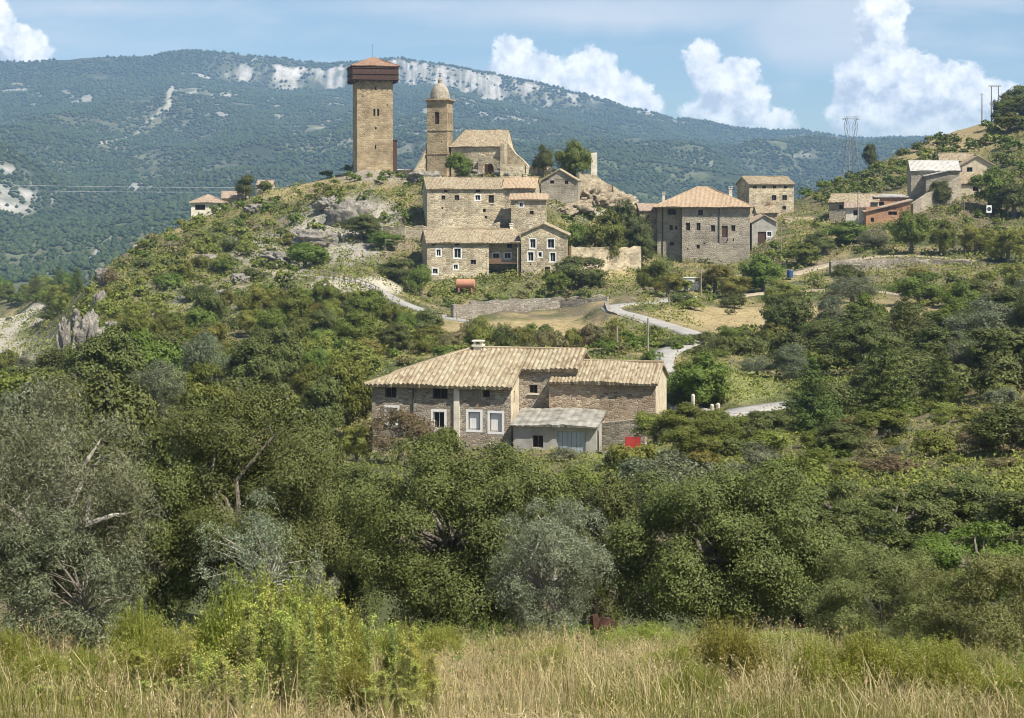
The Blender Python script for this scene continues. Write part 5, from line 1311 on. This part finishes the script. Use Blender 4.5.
FIELDS = [[(430,322),(610,320),(600,345),(500,345),(440,335)],[(690,308),(900,300),(960,312),(960,330),(700,334)],[(930,105),(1000,112),(985,150),(900,165)],[(330,170),(420,172),(420,182),(330,190)]]
def infield(px, py):
    m = np.zeros(px.shape, bool)
    for f in FIELDS: m |= inpoly(px, py, f)
    return m
def notfield(px, py): return ~infield(px, py) & ~inpoly(px, py, [(455,303),(612,299),(612,322),(455,326)]) & (np.random.default_rng(4).random(px.shape) > .35*((np.hypot((px-345)/60, (py-230)/32) < 1) | (np.hypot((px-600)/45, (py-190)/18) < 1)))
cover('undergrowth', 'low green undergrowth covering the slopes between the shrubs', 31000, notfield, (.45,1.1), LM['box'], 18, 5)
cover('dry_grass', 'straw coloured dry grass on the fields and stony slopes', 12000, lambda a, b: infield(a, b) | (fbm(a/22, b/9, 5, 3) > .54), (.25,.6), mSTRAW, 10, 6)

# ------------------------------------------------------------------ rock outcrops
mROCK, t, b = newmat('weathered_limestone')
tc = t.node('ShaderNodeTexCoord'); n = t.noise(tc.outputs['Object'], .9, 8, .65); n2_ = t.noise(tc.outputs['Object'], 4., 6, .6)
cc = t.ramp(n, [(.3, (.13,.115,.095)), (.5, (.27,.245,.205)), (.7, (.42,.385,.32))]); cc = t.mix(1., cc, t.ramp(n2_, [(.3,.65),(.7,1.25)]), 'MULTIPLY')
t.l.new(cc, b.inputs['Base Color']); bump(t, b, t.math('ADD', n, n2_), 1., .3); b.inputs['Roughness'].default_value = .95
mTROCK2, t, b = newmat('tan_broken_rock_face')
tc = t.node('ShaderNodeTexCoord'); n = t.noise(tc.outputs['Object'], 1.1, 8, .7); n2_ = t.noise(tc.outputs['Object'], 4.5, 6, .65)
cc = t.ramp(n, [(.3, (.17,.135,.09)), (.5, (.38,.31,.21)), (.7, (.52,.44,.31))]); cc = t.mix(1., cc, t.ramp(n2_, [(.3,.55),(.7,1.3)]), 'MULTIPLY')
t.l.new(cc, b.inputs['Base Color']); bump(t, b, t.math('ADD', n, n2_), 1., .3); b.inputs['Roughness'].default_value = .95
def rock(px, py, Y, w_, h_, label, seed, group=None, dy=.7):
    r = np.random.default_rng(seed); nu, nv = 64, 34; x0 = wx(px, Y); g = gz(x0, Y); sx_, sz_ = w_*Y/F/2, h_*Y/F/1.6
    V = []; 
    for j in range(nv+1):
        th = math.pi*j/nv
        for i in range(nu):
            ph = 2*math.pi*i/nu; V.append((math.sin(th)*math.cos(ph), math.sin(th)*math.sin(ph), math.cos(th)))
    V = np.array(V); so = seed*3.1
    rid = 1-2*np.abs(fbm(V[:, 0]*2.6+V[:, 2]+so, V[:, 1]*2.6-V[:, 2]*.6+so, 9, 4)-.5)
    f = .62+.55*(fbm(V[:, 0]*1.6+so, V[:, 2]*2.2+V[:, 1]*1.5+so, 3, 4)-.5)*2+.55*rid**3*.7+.3*np.floor(vnoise(V[:, 2]*5+so, V[:, 0]*2+V[:, 1]*2, 5)*5)/5+r.normal(size=len(V))*.025
    V = V*f[:, None]; V = np.sign(V)*np.abs(V)**.8*np.array([sx_, sx_*dy, sz_])
    Q = np.array([[j*nu+i, j*nu+(i+1) % nu, (j+1)*nu+(i+1) % nu, (j+1)*nu+i] for j in range(nv) for i in range(nu)])[:, ::-1]
    o = link('rock_outcrop', mesh_np('rock_outcrop', V, Q, mROCK)); o.location = (x0, Y, g+sz_*.25); o.rotation_euler = (0, 0, r.uniform(0, 6))
    if 'spur' in label or 'gabled barn' in label or 'ruined stump' in label: o.data.materials[0] = mTROCK2
    return tag(o, label, 'rock', group)
RK = [(345,222,312,40,26,'large pale rock face under the tower, left of the dark spreading tree'),(318,236,300,46,18,'long grey rock ledge on the slope above the track'),(362,214,316,30,16,'rough rock above the dark spreading tree'),
      (300,226,308,30,14,'grey rock ledge on the upper slope below the left house'),(276,262,284,34,14,'grey rock on the slope left of the broad green tree'),(330,205,326,26,12,'small rock block under the tower'),
      (205,258,288,26,10,'rock slab on the middle left slope'),(255,210,338,22,9,'rock step near the stone hut'),(88,348,200,36,52,'shaded cliff block at the left foot of the hill'),(104,282,262,18,20,'pale rib of rock high on the left skyline of the hill'),(76,312,236,16,26,'steep grey crag on the left edge of the hill'),(112,338,214,26,26,'pale rock wall among bushes at the left foot of the hill'),(64,336,222,16,40,'narrow cliff face on the far left edge of the hill'),
      (100,302,246,16,22,'rock rib on the left skyline of the hill'),(140,236,318,18,8,'rock slab on the left skyline under the bushes'),(240,285,262,24,10,'low rock beside the bushes on the middle slope'),(225,300,248,22,10,'low rock beneath the middle slope shrubs'),
      (602,192,333,34,14,'jagged rock on the spur under the ruined wall'),(622,206,331,28,16,'broken rock at the right end of the ruined spur'),(585,180,338,24,14,'rock block at the foot of the pale ruined stump'),(615,196,334,46,20,'broad tan rubble mass on the spur behind the leafy tree'),(592,196,330,40,16,'tan rock bank on the spur beneath the ruined wall'),(578,205,322,30,14,'tan rock beside the right wall of the gabled barn'),(636,212,334,26,14,'last tan rock at the low end of the spur'),
      (565,212,318,26,10,'rock ledge at the foot of the gabled barn'),
      (470,176,342,30,10,'rocky shelf in front of the church'),(505,176,340,26,12,'rock shelf under the church porch'),(425,190,336,30,14,'rock under the bell tower')]
for i, (a, b_, Y, w_, h_, lb) in enumerate(RK): rock(a, b_, Y, w_, h_, lb, 50+i)

# ------------------------------------------------------------------ the big trees in front, each with its own leaves
def near_tree(name, px, pyt, Y, wpx, n, L, Wd, mat, label, nc=70, low=-.95, rnd=.42, bark=None, base_r=.16, drop=0., seed=1, cl=(.15,.26), sq=1., up=.35, nl=26, shape=(1, 1), sm=16, bush=False):
    r = np.random.default_rng(seed); x = wx(px, Y); g = gz(x, Y); rad = wpx*Y/F/2; h = wz(pyt, Y)-g
    P, N, Cc, cr = crown_points(r, n, nc, cl, sprays=n//sm, low=low, up=up, rnd=rnd, fac=(.42, .88), squash=1., flat=.8)
    hz = h*(.52 if not bush else .55); cz = h-hz*1.0
    S = np.array([rad, rad*.9, hz])
    e = tag(empty(name, (x, Y, g)), label, 'tree')
    P = P*S+np.array([0, 0, cz]); k = P[:, 2] > .05; N = unit(N/S*S.mean()); P, N = P[k], N[k]
    link('crown', leaf_mesh('crown', P, N, L, Wd, mat, r), e)
    mb = MB(); top = cz*.9
    tr = [Vector((0, 0, -.4)), Vector((r.normal()*.1, r.normal()*.1, top*.5)), Vector((r.normal()*.2, r.normal()*.2, top))]
    mb.tube(tr, [base_r*1.3, base_r, base_r*.8], 9)
    for i in range(min(nl, len(Cc))):
        c = Vector(Cc[i]*S*1.02+np.array([0, 0, cz])); s = tr[1].lerp(tr[2], r.uniform(.3, 1)); b_ = .1*rad
        m1 = s.lerp(c, .4)+Vector((r.normal()*b_, r.normal()*b_, .1)); m2 = s.lerp(c, .75)+Vector((r.normal()*b_, r.normal()*b_, .1))
        mb.tube([s, m1, m2, c], [base_r*.5, base_r*.3, base_r*.18, base_r*.05], 6, cap=False)
    mb.build('trunk', bark or mBARK, e)
    return e, r, S, cz
near_tree('oak_tree', 245, 384, 41, 235, 150000, .058, .036, LM['oak'], 'large dense dark oak left of centre behind the yellow weeds', seed=21, nc=80)
near_tree('oak_tree', 455, 424, 38, 240, 150000, .057, .036, LM['oak'], 'large dark oak in the middle below the farmhouse', seed=22, nc=80)
near_tree('oak_tree', 715, 446, 37, 245, 150000, .057, .036, LM['oak'], 'large oak right of the silvery olive, in front of the lane', seed=23, nc=80)
near_tree('oak_tree', 345, 455, 44, 150, 60000, .06, .037, LM['oak'], 'shaded oak squeezed between the two large dark oaks', seed=24, nc=44)
near_tree('oak_tree', 600, 470, 43, 120, 56000, .06, .037, LM['oak'], 'oak crown just behind the silvery olive', seed=25, nc=44)
near_tree('oak_tree', 800, 500, 42, 130, 56000, .06, .037, LM['oak'], 'oak at the right flank of the large right oak', seed=26, nc=44)
near_tree('oak_tree', 150, 440, 40, 130, 60000, .06, .037, LM['oak'], 'shaded oak just right of the left border olive', seed=29, nc=44)
near_tree('oak_tree', 845, 476, 60, 115, 30000, .085, .052, LM['oak'], 'dark oak at the left of three in a row below the dry bank', seed=41, nc=34, sm=12)
near_tree('oak_tree', 905, 482, 57, 110, 30000, .085, .052, LM['oak'], 'dark oak in the middle of three in a row below the dry bank', seed=42, nc=34, sm=12)
near_tree('oak_tree', 970, 470, 59, 125, 32000, .085, .052, LM['oak'], 'dark oak at the right of three in a row below the dry bank', seed=43, nc=36, sm=12)
near_tree('oak_tree', 875, 512, 46, 140, 42000, .07, .043, LM['oak'], 'leafy oak above the brownish willow', seed=44, nc=44)
near_tree('broadleaf_tree', 962, 512, 44, 140, 42000, .07, .043, LM['green'], 'fresh green oak above the yellow-green willow', seed=45, nc=44)
near_tree('oak_tree', 1095, 478, 52, 130, 22000, .10, .06, LM['oak'], 'oak on the bank just outside the right border', seed=46, nc=34, sm=12)
near_tree('oak_tree', 1150, 520, 40, 150, 22000, .09, .055, LM['oak'], 'low oak outside the right border beside the meadow', seed=47, nc=34, sm=12)
near_tree('oak_tree', -70, 430, 38, 150, 22000, .09, .055, LM['oak'], 'oak outside the left border behind the big olive', seed=48, nc=34, sm=12)
e, r, S, cz = near_tree('olive_tree', 38, 376, 24, 232, 90000, .062, .014, LM['olive'], 'big grey-green olive tree at the left border with a pale bare limb', seed=27, nc=80, rnd=.75, bark=mBARKP, up=.25, bush=True, cl=(.16,.28))
mb = MB()
for pl, rr in (([(-1.0,-1.25,1.55),(-.75,-1.5,2.05),(-.45,-1.62,2.42),(-.3,-1.65,2.62)], [.075,.065,.05,.025]), ([(-.45,-1.62,2.42),(-.25,-1.7,2.62),(.0,-1.72,2.66)], [.03,.02,.008]), ([(-.8,-1.5,1.9),(-.5,-1.65,1.8),(-.3,-1.7,1.45)], [.025,.02,.008]), ([(-1.2,-1.4,1.55),(-.7,-1.7,1.42),(-.35,-1.75,1.25)], [.03,.022,.01])):
    mb.tube([Vector(p) for p in pl], rr, 7)
mb.build('bare_limb', mBARKP, e)
near_tree('olive_tree', 70, 500, 22.5, 165, 36000, .06, .014, LM['olive'], 'low dark olive regrowth filling the foot of the big left border olive', nc=40, rnd=.75, bark=mBARK, base_r=.03, bush=True, seed=36)
near_tree('olive_tree', 548, 492, 32, 132, 42000, .06, .015, LM['silver'], 'silvery olive tree in front of the oaks at the centre', seed=28, nc=60, rnd=.75, bark=mBARKP, base_r=.09, cl=(.14,.28), nl=34)
near_tree('willow_tree', 885, 540, 29, 175, 52000, .055, .016, LM['willow'], 'brownish grey-green willow on the right, left one of two', seed=31, nc=70, rnd=.75, base_r=.014, nl=8, up=.4, bush=True)
near_tree('willow_tree', 990, 548, 27, 150, 50000, .055, .016, LM['willow'], 'yellow-green willow at the right border, right one of two', seed=32, nc=70, rnd=.75, base_r=.014, nl=8, up=.4, bush=True)
near_tree('bare_tree', 255, 490, 33, 135, 11000, .055, .022, LM['silver'], 'half dead thin tree of bare twigs in front of the large left oak', seed=33, nc=60, rnd=1.1, bark=mBARKP, base_r=.05, nl=60)
near_tree('olive_tree', 315, 553, 31, 62, 9000, .06, .015, LM['silver'], 'small silvery olive bush behind the tallest yellow weeds', seed=34, nc=30, bark=mBARKP, base_r=.04, bush=True)

# ------------------------------------------------------------------ meadow in front: grass, weeds, broom bushes
def blades(name, label, n, mats, hgt, wd, seed, dens, lean=.35, cat='grass', heads=0.):
    r = np.random.default_rng(seed)
    Y = np.sqrt(r.uniform(13.5**2, 36.5**2, n*2)); px = r.uniform(-160, 1184, n*2); X = (px-CX)*Y/F
    k = dens(X, Y, px) > r.random(n*2); X, Y = X[k][:n], Y[k][:n]; n = len(X); g = ground(X, Y)
    a = r.uniform(0, 6.283, n); H = r.uniform(*hgt, n)*np.interp(Y, [14, 18, 25, 36], [.72, .85, .75, .5])*(.65+.7*fbm(X/1.1, Y/1.1, seed, 2)); d = np.stack([np.cos(a), np.sin(a), np.zeros(n)], -1); b_ = np.stack([-np.sin(a), np.cos(a), np.zeros(n)], -1)
    l = r.uniform(.05, lean, n)*H*1.6; w0 = r.uniform(.6, 1.2, n)*wd
    B = np.stack([X, Y, g-.02], -1); rows = []
    for q, ww in ((0, 1.), (.45, .85), (.8, .5), (1., .06)):
        c = B+d*(l*q*q)[:, None]+np.array([0, 0, 1])*(H*q*(1-.25*q*l/H))[:, None]; rows += [c-b_*(w0*ww)[:, None], c+b_*(w0*ww)[:, None]]
    V = np.stack(rows, 1); f = np.array([(0,1,3,2),(2,3,5,4),(4,5,7,6)]); Q = (f[None]+np.arange(n)[:, None, None]*8).reshape(-1, 4)
    tag(link(name, mesh_np(name, V.reshape(-1, 3), Q, mats)), label, cat, kind='stuff')
    if heads:
        k = r.random(n) < heads; T_ = V[k][:, 6]; m = 10; P = np.repeat(T_, m, 0)+r.normal(size=(len(T_)*m, 3))*np.array([.012, .012, .05])
        tag(link('seed_heads', leaf_mesh('seed_heads', P, unit(r.normal(size=P.shape)), .028, .012, mSTRAW, r)), 'pale seed heads of the dry meadow grass', 'grass', kind='stuff')
patch = lambda X, Y, s: fbm(X/2.2, Y/2.2, s, 3)
blades('dry_grass', 'dry straw coloured meadow grass along the bottom of the view', 70000, mSTRAW, (.12,.50), .0042, 61, lambda X, Y, px: np.clip((patch(X, Y, 7)-.38)*3.6, .05, 1)*np.where(px < 430, .45, 1)*np.where(px > 690, .5, 1), lean=.95, heads=.16)
blades('green_grass', 'green grass mixed into the dry meadow', 84000, mGRASS, (.10,.42), .0045, 62, lambda X, Y, px: np.clip((patch(X, Y, 19)-.40)*4+np.where(px > 760, .45, 0)+np.where(px < 200, .35, 0), .03, 1))

blades('tall_grass', 'tufts of taller pale grass standing out of the meadow', 16000, mSTRAW, (.42,.85), .0042, 64, lambda X, Y, px: np.clip((fbm(X/.9, Y/.9, 57, 2)-.60)*9+np.where((px > 40) & (px < 150), .25, 0), 0, 1), lean=.7, heads=.3)
blades('matted_straw', 'bent brown straw lying between the grass stems', 42000, mSTRAW, (.08,.26), .006, 63, lambda X, Y, px: np.clip((patch(X, Y, 29)-.30)*3, .1, 1), lean=2.2)
def herbs(n, seed):
    r = np.random.default_rng(seed); Y = r.uniform(17, 37, n); px = r.uniform(-150, 1180, n); X = (px-CX)*Y/F
    k = (sstep(24, 33, Y)*.9+.25*(px > 700)+.12) * sstep(.38, .6, fbm(X/1.6, Y/1.6, 41, 2)) > r.random(n); X, Y = X[k], Y[k]; g = ground(X, Y); m = 26; n = len(X)
    H = r.uniform(.15, .55, n); P = np.repeat(np.stack([X, Y, g], -1), m, 0); hh = np.repeat(H, m); q = r.random(n*m)
    P = P+np.stack([r.normal(size=n*m)*.09*(1.2-q), r.normal(size=n*m)*.09*(1.2-q), q*hh], -1)
    return leaf_mesh('herbs', P, unit(r.normal(size=P.shape)*.7+np.array([0, -.2, .7])), .075, .018, LM['green'], r)
tag(link('herbs', herbs(4200, 71)), 'mixed green herbs in the meadow and along the foot of the trees', 'herbs', kind='stuff')
def weed_mesh(seed, h=1.35, nb=16):
    """upright leafy stem with a tapering head of small cream-yellow flowers"""
    r = np.random.default_rng(seed); mb = MB(); st = [(0,0,-.1),(.02*r.normal(),.02*r.normal(),h*.5),(.03*r.normal(),.03*r.normal(),h)]
    mb.tube(st, [.009,.007,.003], 5)
    n = 1250; q = r.random(n)**.8; a = r.uniform(0, 6.283, n); rad = r.uniform(.02, .21, n)*(1.15-q)
    P = np.stack([np.cos(a)*rad, np.sin(a)*rad, .08+q*h*.9], -1); d = np.stack([np.cos(a), np.sin(a), np.full(n, .5)], -1)
    L_ = (P, unit(np.array([0, 0, .9])+.5*d+.4*r.normal(size=P.shape)))
    FP = []
    for k in range(nb):
        z = h*(.42+.58*k/nb); a_ = r.uniform(0, 6.283); ln = (.36*(1-k/nb)**.7+.05)*r.uniform(.7, 1.2)
        e = np.array([math.cos(a_)*ln*.75, math.sin(a_)*ln*.75, ln*.8]); s = np.array([0, 0, z]); mb.tube([tuple(s), tuple(s+e*.6), tuple(s+e)], [.004,.003,.002], 4, cap=False)
        m = 36; qq = r.uniform(.25, 1.05, (m, 1)); FP.append(s+e*qq+r.normal(size=(m, 3))*.028)
    FP = np.concatenate(FP)
    o = mb.build('tmp', LM['weed']); sm = o.data; bpy.data.objects.remove(o)
    return sm, leaf_mesh('leaves', L_[0], L_[1], .072, .0135, LM['weed'], r), leaf_mesh('blossom', FP, unit(r.normal(size=FP.shape)+np.array([0,0,.6])), .030, .021, mFLOW, r), 
WM = [weed_mesh(700+i, 1.3+.12*i) for i in range(5)]
def weed(px, pyt, Y, i, label, group):
    x = wx(px, Y); g = gz(x, Y); h = wz(pyt, Y)-g; sm, lm, fm = WM[i % 5]; s = h/(1.36+.12*(i % 5))
    e = tag(empty('fleabane_plant', (x, Y, g), vr.uniform(0, 6.28)), label, 'weed', group); e.scale = (max(s, .6),)*2+(s,)
    link('stem', sm, e); link('leaves', lm, e); tag(link('blossom', fm, e), kind='stuff')
wr = random.Random(3)
i = 0
for cx_, n_, sp, top, Y0, lb, gp in ((290, 56, 105, 582, 16.2, 'tall yellow-green flowering weed in the clump at the lower left', 'weeds in the large lower left clump'), (405, 24, 28, 618, 15.8, 'yellow-green flowering weed in the narrow clump left of the bottom centre', 'weeds in the narrow clump'),
                                 (200, 44, 70, 632, 15.4, 'shorter yellow-green weed left of the tall clump', 'shorter weeds at the lower left'), (60, 14, 46, 672, 15.0, 'low yellow-green weed in the bottom left corner', 'weeds in the bottom left corner')):
    for k in range(n_):
        px_ = wr.gauss(cx_, sp*.6); Y_ = Y0+wr.uniform(0, 2.6); pt = top+abs(px_-cx_)/sp*42+wr.uniform(-6, 75); weed(px_, pt, Y_, i, lb, gp); i += 1
def broom_mesh(seed, n=1000):
    """several uneven tufts of upright twigs growing into one bush"""
    r = np.random.default_rng(seed); V = []; Q = []; P = []; nt_ = 7
    tc_ = np.stack([r.uniform(-.5, .5, nt_), r.uniform(-.45, .45, nt_)], -1); tc_[0] = 0; th = r.uniform(.5, .95, nt_); th[0] = 1.; tr_ = r.uniform(.22, .42, nt_)
    for k in range(n):
        j = r.integers(nt_); a = r.uniform(0, 6.283); s = math.sqrt(r.random()); H = th[j]*(1-.35*s*s)*r.uniform(.55, 1.08)
        d = np.array([math.cos(a), math.sin(a), 0]); o = np.array([*tc_[j], 0]); b0 = o*.7+d*s*tr_[j]*.35; tip = o+d*s*tr_[j]*1.15+np.array([r.normal()*.05, r.normal()*.05, H]); mid = b0*.5+tip*.5+d*s*.05+np.array([0, 0, .04]); w_ = np.array([-d[1], d[0], 0])*.005
        i0 = len(V); V += [b0-w_, b0+w_, mid+w_, mid-w_, tip+w_*.3, tip-w_*.3]; Q += [(i0, i0+1, i0+2, i0+3), (i0+3, i0+2, i0+4, i0+5)]
        m = 24; q = r.uniform(.25, 1.02, (m, 1))**.8; P.append(np.where(q < .5, b0+(mid-b0)*q*2, mid+(tip-mid)*(q*2-1))+r.normal(size=(m, 3))*.02)
    P = np.concatenate(P)
    return mesh_np('twigs', V, Q, LM['broom']), leaf_mesh('leaves', P, unit(r.normal(size=P.shape)*.8+np.array([0,-.1,.7])), .045, .013, LM['broom'], r)
BM = [broom_mesh(800+i) for i in range(5)]
def broom(px, pyt, Y, wpx, i, label, group=None):
    x = wx(px, Y); g = gz(x, Y); h = wz(pyt, Y)-g; w_ = wpx*Y/F/2/.8
    e = tag(empty('broom_bush', (x, Y, g), vr.uniform(0, 6.28)), label, 'bush', group); e.scale = (w_, w_, h*1.2)
    a, b_ = BM[i % 5]; link('twigs', a, e); link('leaves', b_, e)
for k, (px_, pt, Y_, w_, lb) in enumerate(((262,578,20.5,150,'largest rounded yellow-green broom bush, behind the tall weeds'),(140,610,19.5,95,'yellowish broom bush at the right foot of the left olive'),(205,618,20.5,60,'small broom bush between two larger ones on the left'),
     (738,622,19.5,110,'rounded yellow-green broom bush at the lower right of centre'),(672,648,21,80,'small broom bush left of the rounded one'),(805,646,18.8,90,'low green broom bush right of the rounded one'),(868,638,18.8,120,'wide green broom bush under the brownish willow'),
     (950,646,18.2,110,'green broom bush under the yellow-green willow'),(1012,664,17.4,90,'broom bush in the bottom right corner'),(8,632,18.5,70,'green broom bush in front of the left olive'),(80,650,18,70,'green broom bush right of the one before the left olive'),(345,630,19.5,60,'small broom bush right of the tall weeds'),(560,650,23,90,'low broom bush under the silvery olive'),
     (335,598,20,100,'rounded broom bush at the right shoulder of the tall weeds'),(410,630,18,70,'broom bush beside the narrow weed clump'),(165,636,17.6,85,'yellow-green broom bush low in front of the left olive'),(235,640,17.2,80,'yellow-green broom bush at the bottom, left of the tall weeds'),
     (45,655,17,80,'grassy green broom bush near the bottom left corner'),(350,655,17,80,'yellow-green broom bush low among the tall weeds'),(690,665,17.4,70,'low dull broom bush at the bottom right of centre'),
     (432,630,27,80,'broom bush at the foot of the middle oak'),(505,640,28,60,'small broom bush left of the silvery olive foot'),(645,628,27,95,'broom bush right of the dark stump'),(700,642,25,70,'pale broom bush at the foot of the large right oak'),(785,634,26,110,'wide broom bush at the right foot of the large right oak'),
     (905,640,23,120,'broom bush overlapping the foot of the brownish willow'),(380,634,26,70,'broom bush between the tall weeds and the middle oak'),(985,650,21,90,'broom bush overlapping the foot of the yellow-green willow'))):
    broom(px_, pt, Y_, w_, k, lb)
# rusty stump
mSTUMP = plain('charred_rusty_wood', (.055,.028,.018), .7, 7, .95)
e = tag(empty('tree_stump', (wx(603,30), 30, gz(wx(603,30), 30))), 'dark reddish broken tree stump at the foot of the silvery olive', 'stump')
m = MB(); m.tube([(0,0,-.2),(.03,0,.35),(.10,.02,.55)], [.26,.21,.12], 12)
m.tube([(-.1,0,.25),(-.16,.03,.62)], [.14,.07], 7)
m.tube([(-.2,0,.1),(-.45,-.2,.3)], [.10,.05], 6)
m.tube([(.15,0,.1),(.5,-.15,.16),(.75,-.2,.08)], [.11,.08,.03], 6)
m.build('stump', mSTUMP, e)
# ------------------------------------------------------------------ camera, sun, sky, haze
cam = bpy.data.cameras.new('camera'); co = bpy.data.objects.new('camera', cam); COL.objects.link(co)
co.location = (0, 0, 0); co.rotation_euler = (R(90), 0, 0)
cam.sensor_width = 36; cam.sensor_fit = 'HORIZONTAL'; cam.lens = 36*F/1024
cam.shift_y = -(359-HY)/1024; cam.clip_start = .1; cam.clip_end = 60000
scene.camera = co

SUN = Vector((.50, -.41, .85)).normalized()
sl_ = bpy.data.lights.new('sun', 'SUN'); so = bpy.data.objects.new('sun', sl_); COL.objects.link(so)
sl_.energy = 5.0; sl_.angle = R(.5); sl_.color = (1., .945, .85)
so.rotation_euler = (-SUN).to_track_quat('-Z', 'Y').to_euler(); so.location = SUN*300

w = bpy.data.worlds.new('World'); scene.world = w; w.use_nodes = True
t = NT(w.node_tree); bg = w.node_tree.nodes['Background']
sky = t.node('ShaderNodeTexSky', sky_type='NISHITA', sun_disc=False)
sky.sun_elevation = math.asin(SUN.z); sky.sun_rotation = math.atan2(SUN.x, SUN.y); sky.altitude = 600; sky.air_density = 1.0; sky.dust_density = .5; sky.ozone_density = 2.0
bg.inputs['Strength'].default_value = .052
tc = t.node('ShaderNodeTexCoord'); sp = t.node('ShaderNodeSeparateXYZ'); t.l.new(tc.outputs['Generated'], sp.inputs[0])
fy_ = t.math('MAXIMUM', sp.outputs[1], .05)
U = t.math('MULTIPLY', t.math('DIVIDE', sp.outputs[0], fy_), 17.); V = t.math('MULTIPLY', t.math('DIVIDE', sp.outputs[2], fy_), 17.)
cb = t.node('ShaderNodeCombineXYZ'); t.l.new(U, cb.inputs[0]); t.l.new(V, cb.inputs[1])
P = cb.outputs[0]
w1 = t.vmath('MULTIPLY', t.vmath('SUBTRACT', t.noise(P, 2.2, 7, .6, col=True), (.5, .5, .5)), (.34, .34, 0))
w2 = t.vmath('MULTIPLY', t.vmath('SUBTRACT', t.noise(P, 8.5, 7, .65, col=True), (.5, .5, .5)), (.22, .22, 0))
PW = t.vmath('ADD', t.vmath('ADD', P, w1), w2)
def field(Pv, blobs):
    out = None
    for px, py, rx, ry in blobs:
        c = ((px-CX)/100, (HY-py)/100, 0)
        d = t.vmath('MULTIPLY', t.vmath('SUBTRACT', Pv, c), (100/rx, 100/ry, 0))
        ln = t.node('ShaderNodeVectorMath', operation='LENGTH'); t.l.new(d, ln.inputs[0])
        f = t.math('MULTIPLY', t.math('SUBTRACT', 1., ln.outputs['Value']), min(rx, ry)/30.)
        out = f if out is None else t.math('SMOOTH_MAX', out, f, .12)
    return out
CUM = [(-40,30,60,50),(15,46,42,26),(512,62,26,26),(545,76,30,24),(588,78,34,32),(622,96,34,24),(648,108,20,14),(560,92,50,16),
       (704,66,20,30),(728,84,30,26),(752,98,24,22),(745,70,12,12),(722,112,44,24),(770,120,28,16),       (882,16,30,32),(880,44,32,20),(868,78,36,30),(905,80,48,34),(945,88,50,32),(990,102,46,26),(1040,105,50,25),(848,80,14,10),(880,112,50,34),(940,128,70,24),(842,118,22,16)]
fd = field(PW, CUM)
# the side of each billow that faces the sun is brighter
fs = field(t.vmath('ADD', PW, (.13, .17, 0)), CUM)
alpha = t.rng(fd, -.03, .17, 0, 1, True)
low = t.rng(V, .55, 1.1, 0, 1, True)              # cloud bases melt into the air near the ridge
alpha = t.math('MULTIPLY', alpha, t.rng(V, .5, 1.05, .45, 1, True))
lit = t.rng(t.math('SUBTRACT', fd, fs), -.32, .26)
bill = t.noise(P, 5.5, 8, .62)
lit = t.math('ADD', t.math('MULTIPLY', lit, .62), t.rng(bill, .34, .62, -.32, .46), clamp=True)
ccol = t.ramp(lit, [(0., (7.4, 8.2, 9.3)), (.4, (10.8, 11.3, 11.8)), (1., (16.2, 15.9, 15.2))])
# thin high veil
mp = t.node('ShaderNodeMapping'); mp.inputs['Scale'].default_value = (.22, 1.1, 1); mp.inputs['Rotation'].default_value = (0, 0, R(-4)); t.l.new(P, mp.inputs[0])
vn = t.noise(mp.outputs[0], 1.4, 8, .6, .3)
veil = t.math('MULTIPLY', t.rng(vn, .40, .72, 0, 1, True), t.rng(V, .9, 1.9, .12, .75))
VB = [(640,12,330,28),(760,20,150,14),(940,44,130,10),(745,18,90,9),(420,6,200,16),(795,84,16,10),(828,60,22,14),(80,8,240,18),(820,30,100,50),(1000,50,60,12)]
vb = field(t.vmath('ADD', P, t.vmath('MULTIPLY', w1, (1.6, .5, 0))), VB)
veil = t.math('MAXIMUM', veil, t.math('MULTIPLY', t.rng(vb, -.15, .8, 0, 1, True), t.rng(vn, .25, .65, .5, .95)))
skyc = t.mix(1., sky.outputs[0], (1.05, 1.2, 1.27, 1), 'MULTIPLY')
c1 = t.mix(veil, skyc, (9.2, 9.7, 10.3, 1)); c2 = t.mix(alpha, c1, ccol)
t.l.new(c2, bg.inputs['Color'])

# the air between here and the mountain
hz = MB(); hz.box(-4600, 4600, -60, 5900, -260, 470)
hm = bpy.data.materials.new('pale_air'); hm.use_nodes = True
nt = hm.node_tree; nt.nodes.clear()
o_ = nt.nodes.new('ShaderNodeOutputMaterial'); pv = nt.nodes.new('ShaderNodeVolumePrincipled')
pv.inputs['Color'].default_value = (.42, .65, 1., 1); pv.inputs['Density'].default_value = 1.08e-4; pv.inputs['Anisotropy'].default_value = 0.0
nt.links.new(pv.outputs[0], o_.inputs['Volume'])
tag(hz.build('haze', hm), kind='stuff')

scene.view_settings.view_transform = 'Standard'; scene.view_settings.look = 'None'; scene.view_settings.gamma = 1; scene.view_settings.use_curve_mapping = False
scene.view_settings.exposure = 0.72
cy = scene.cycles if hasattr(scene, 'cycles') else None
scene.render.engine = 'CYCLES'
scene.cycles.use_denoising = True; scene.cycles.denoiser = 'OPENIMAGEDENOISE'
scene.cycles.denoising_input_passes = 'RGB_ALBEDO_NORMAL'
scene.cycles.max_bounces = 6; scene.cycles.diffuse_bounces = 2; scene.cycles.transmission_bounces = 4; scene.cycles.volume_bounces = 1
scene.cycles.sample_clamp_indirect = 6
scene.cycles.filter_width = 1.0
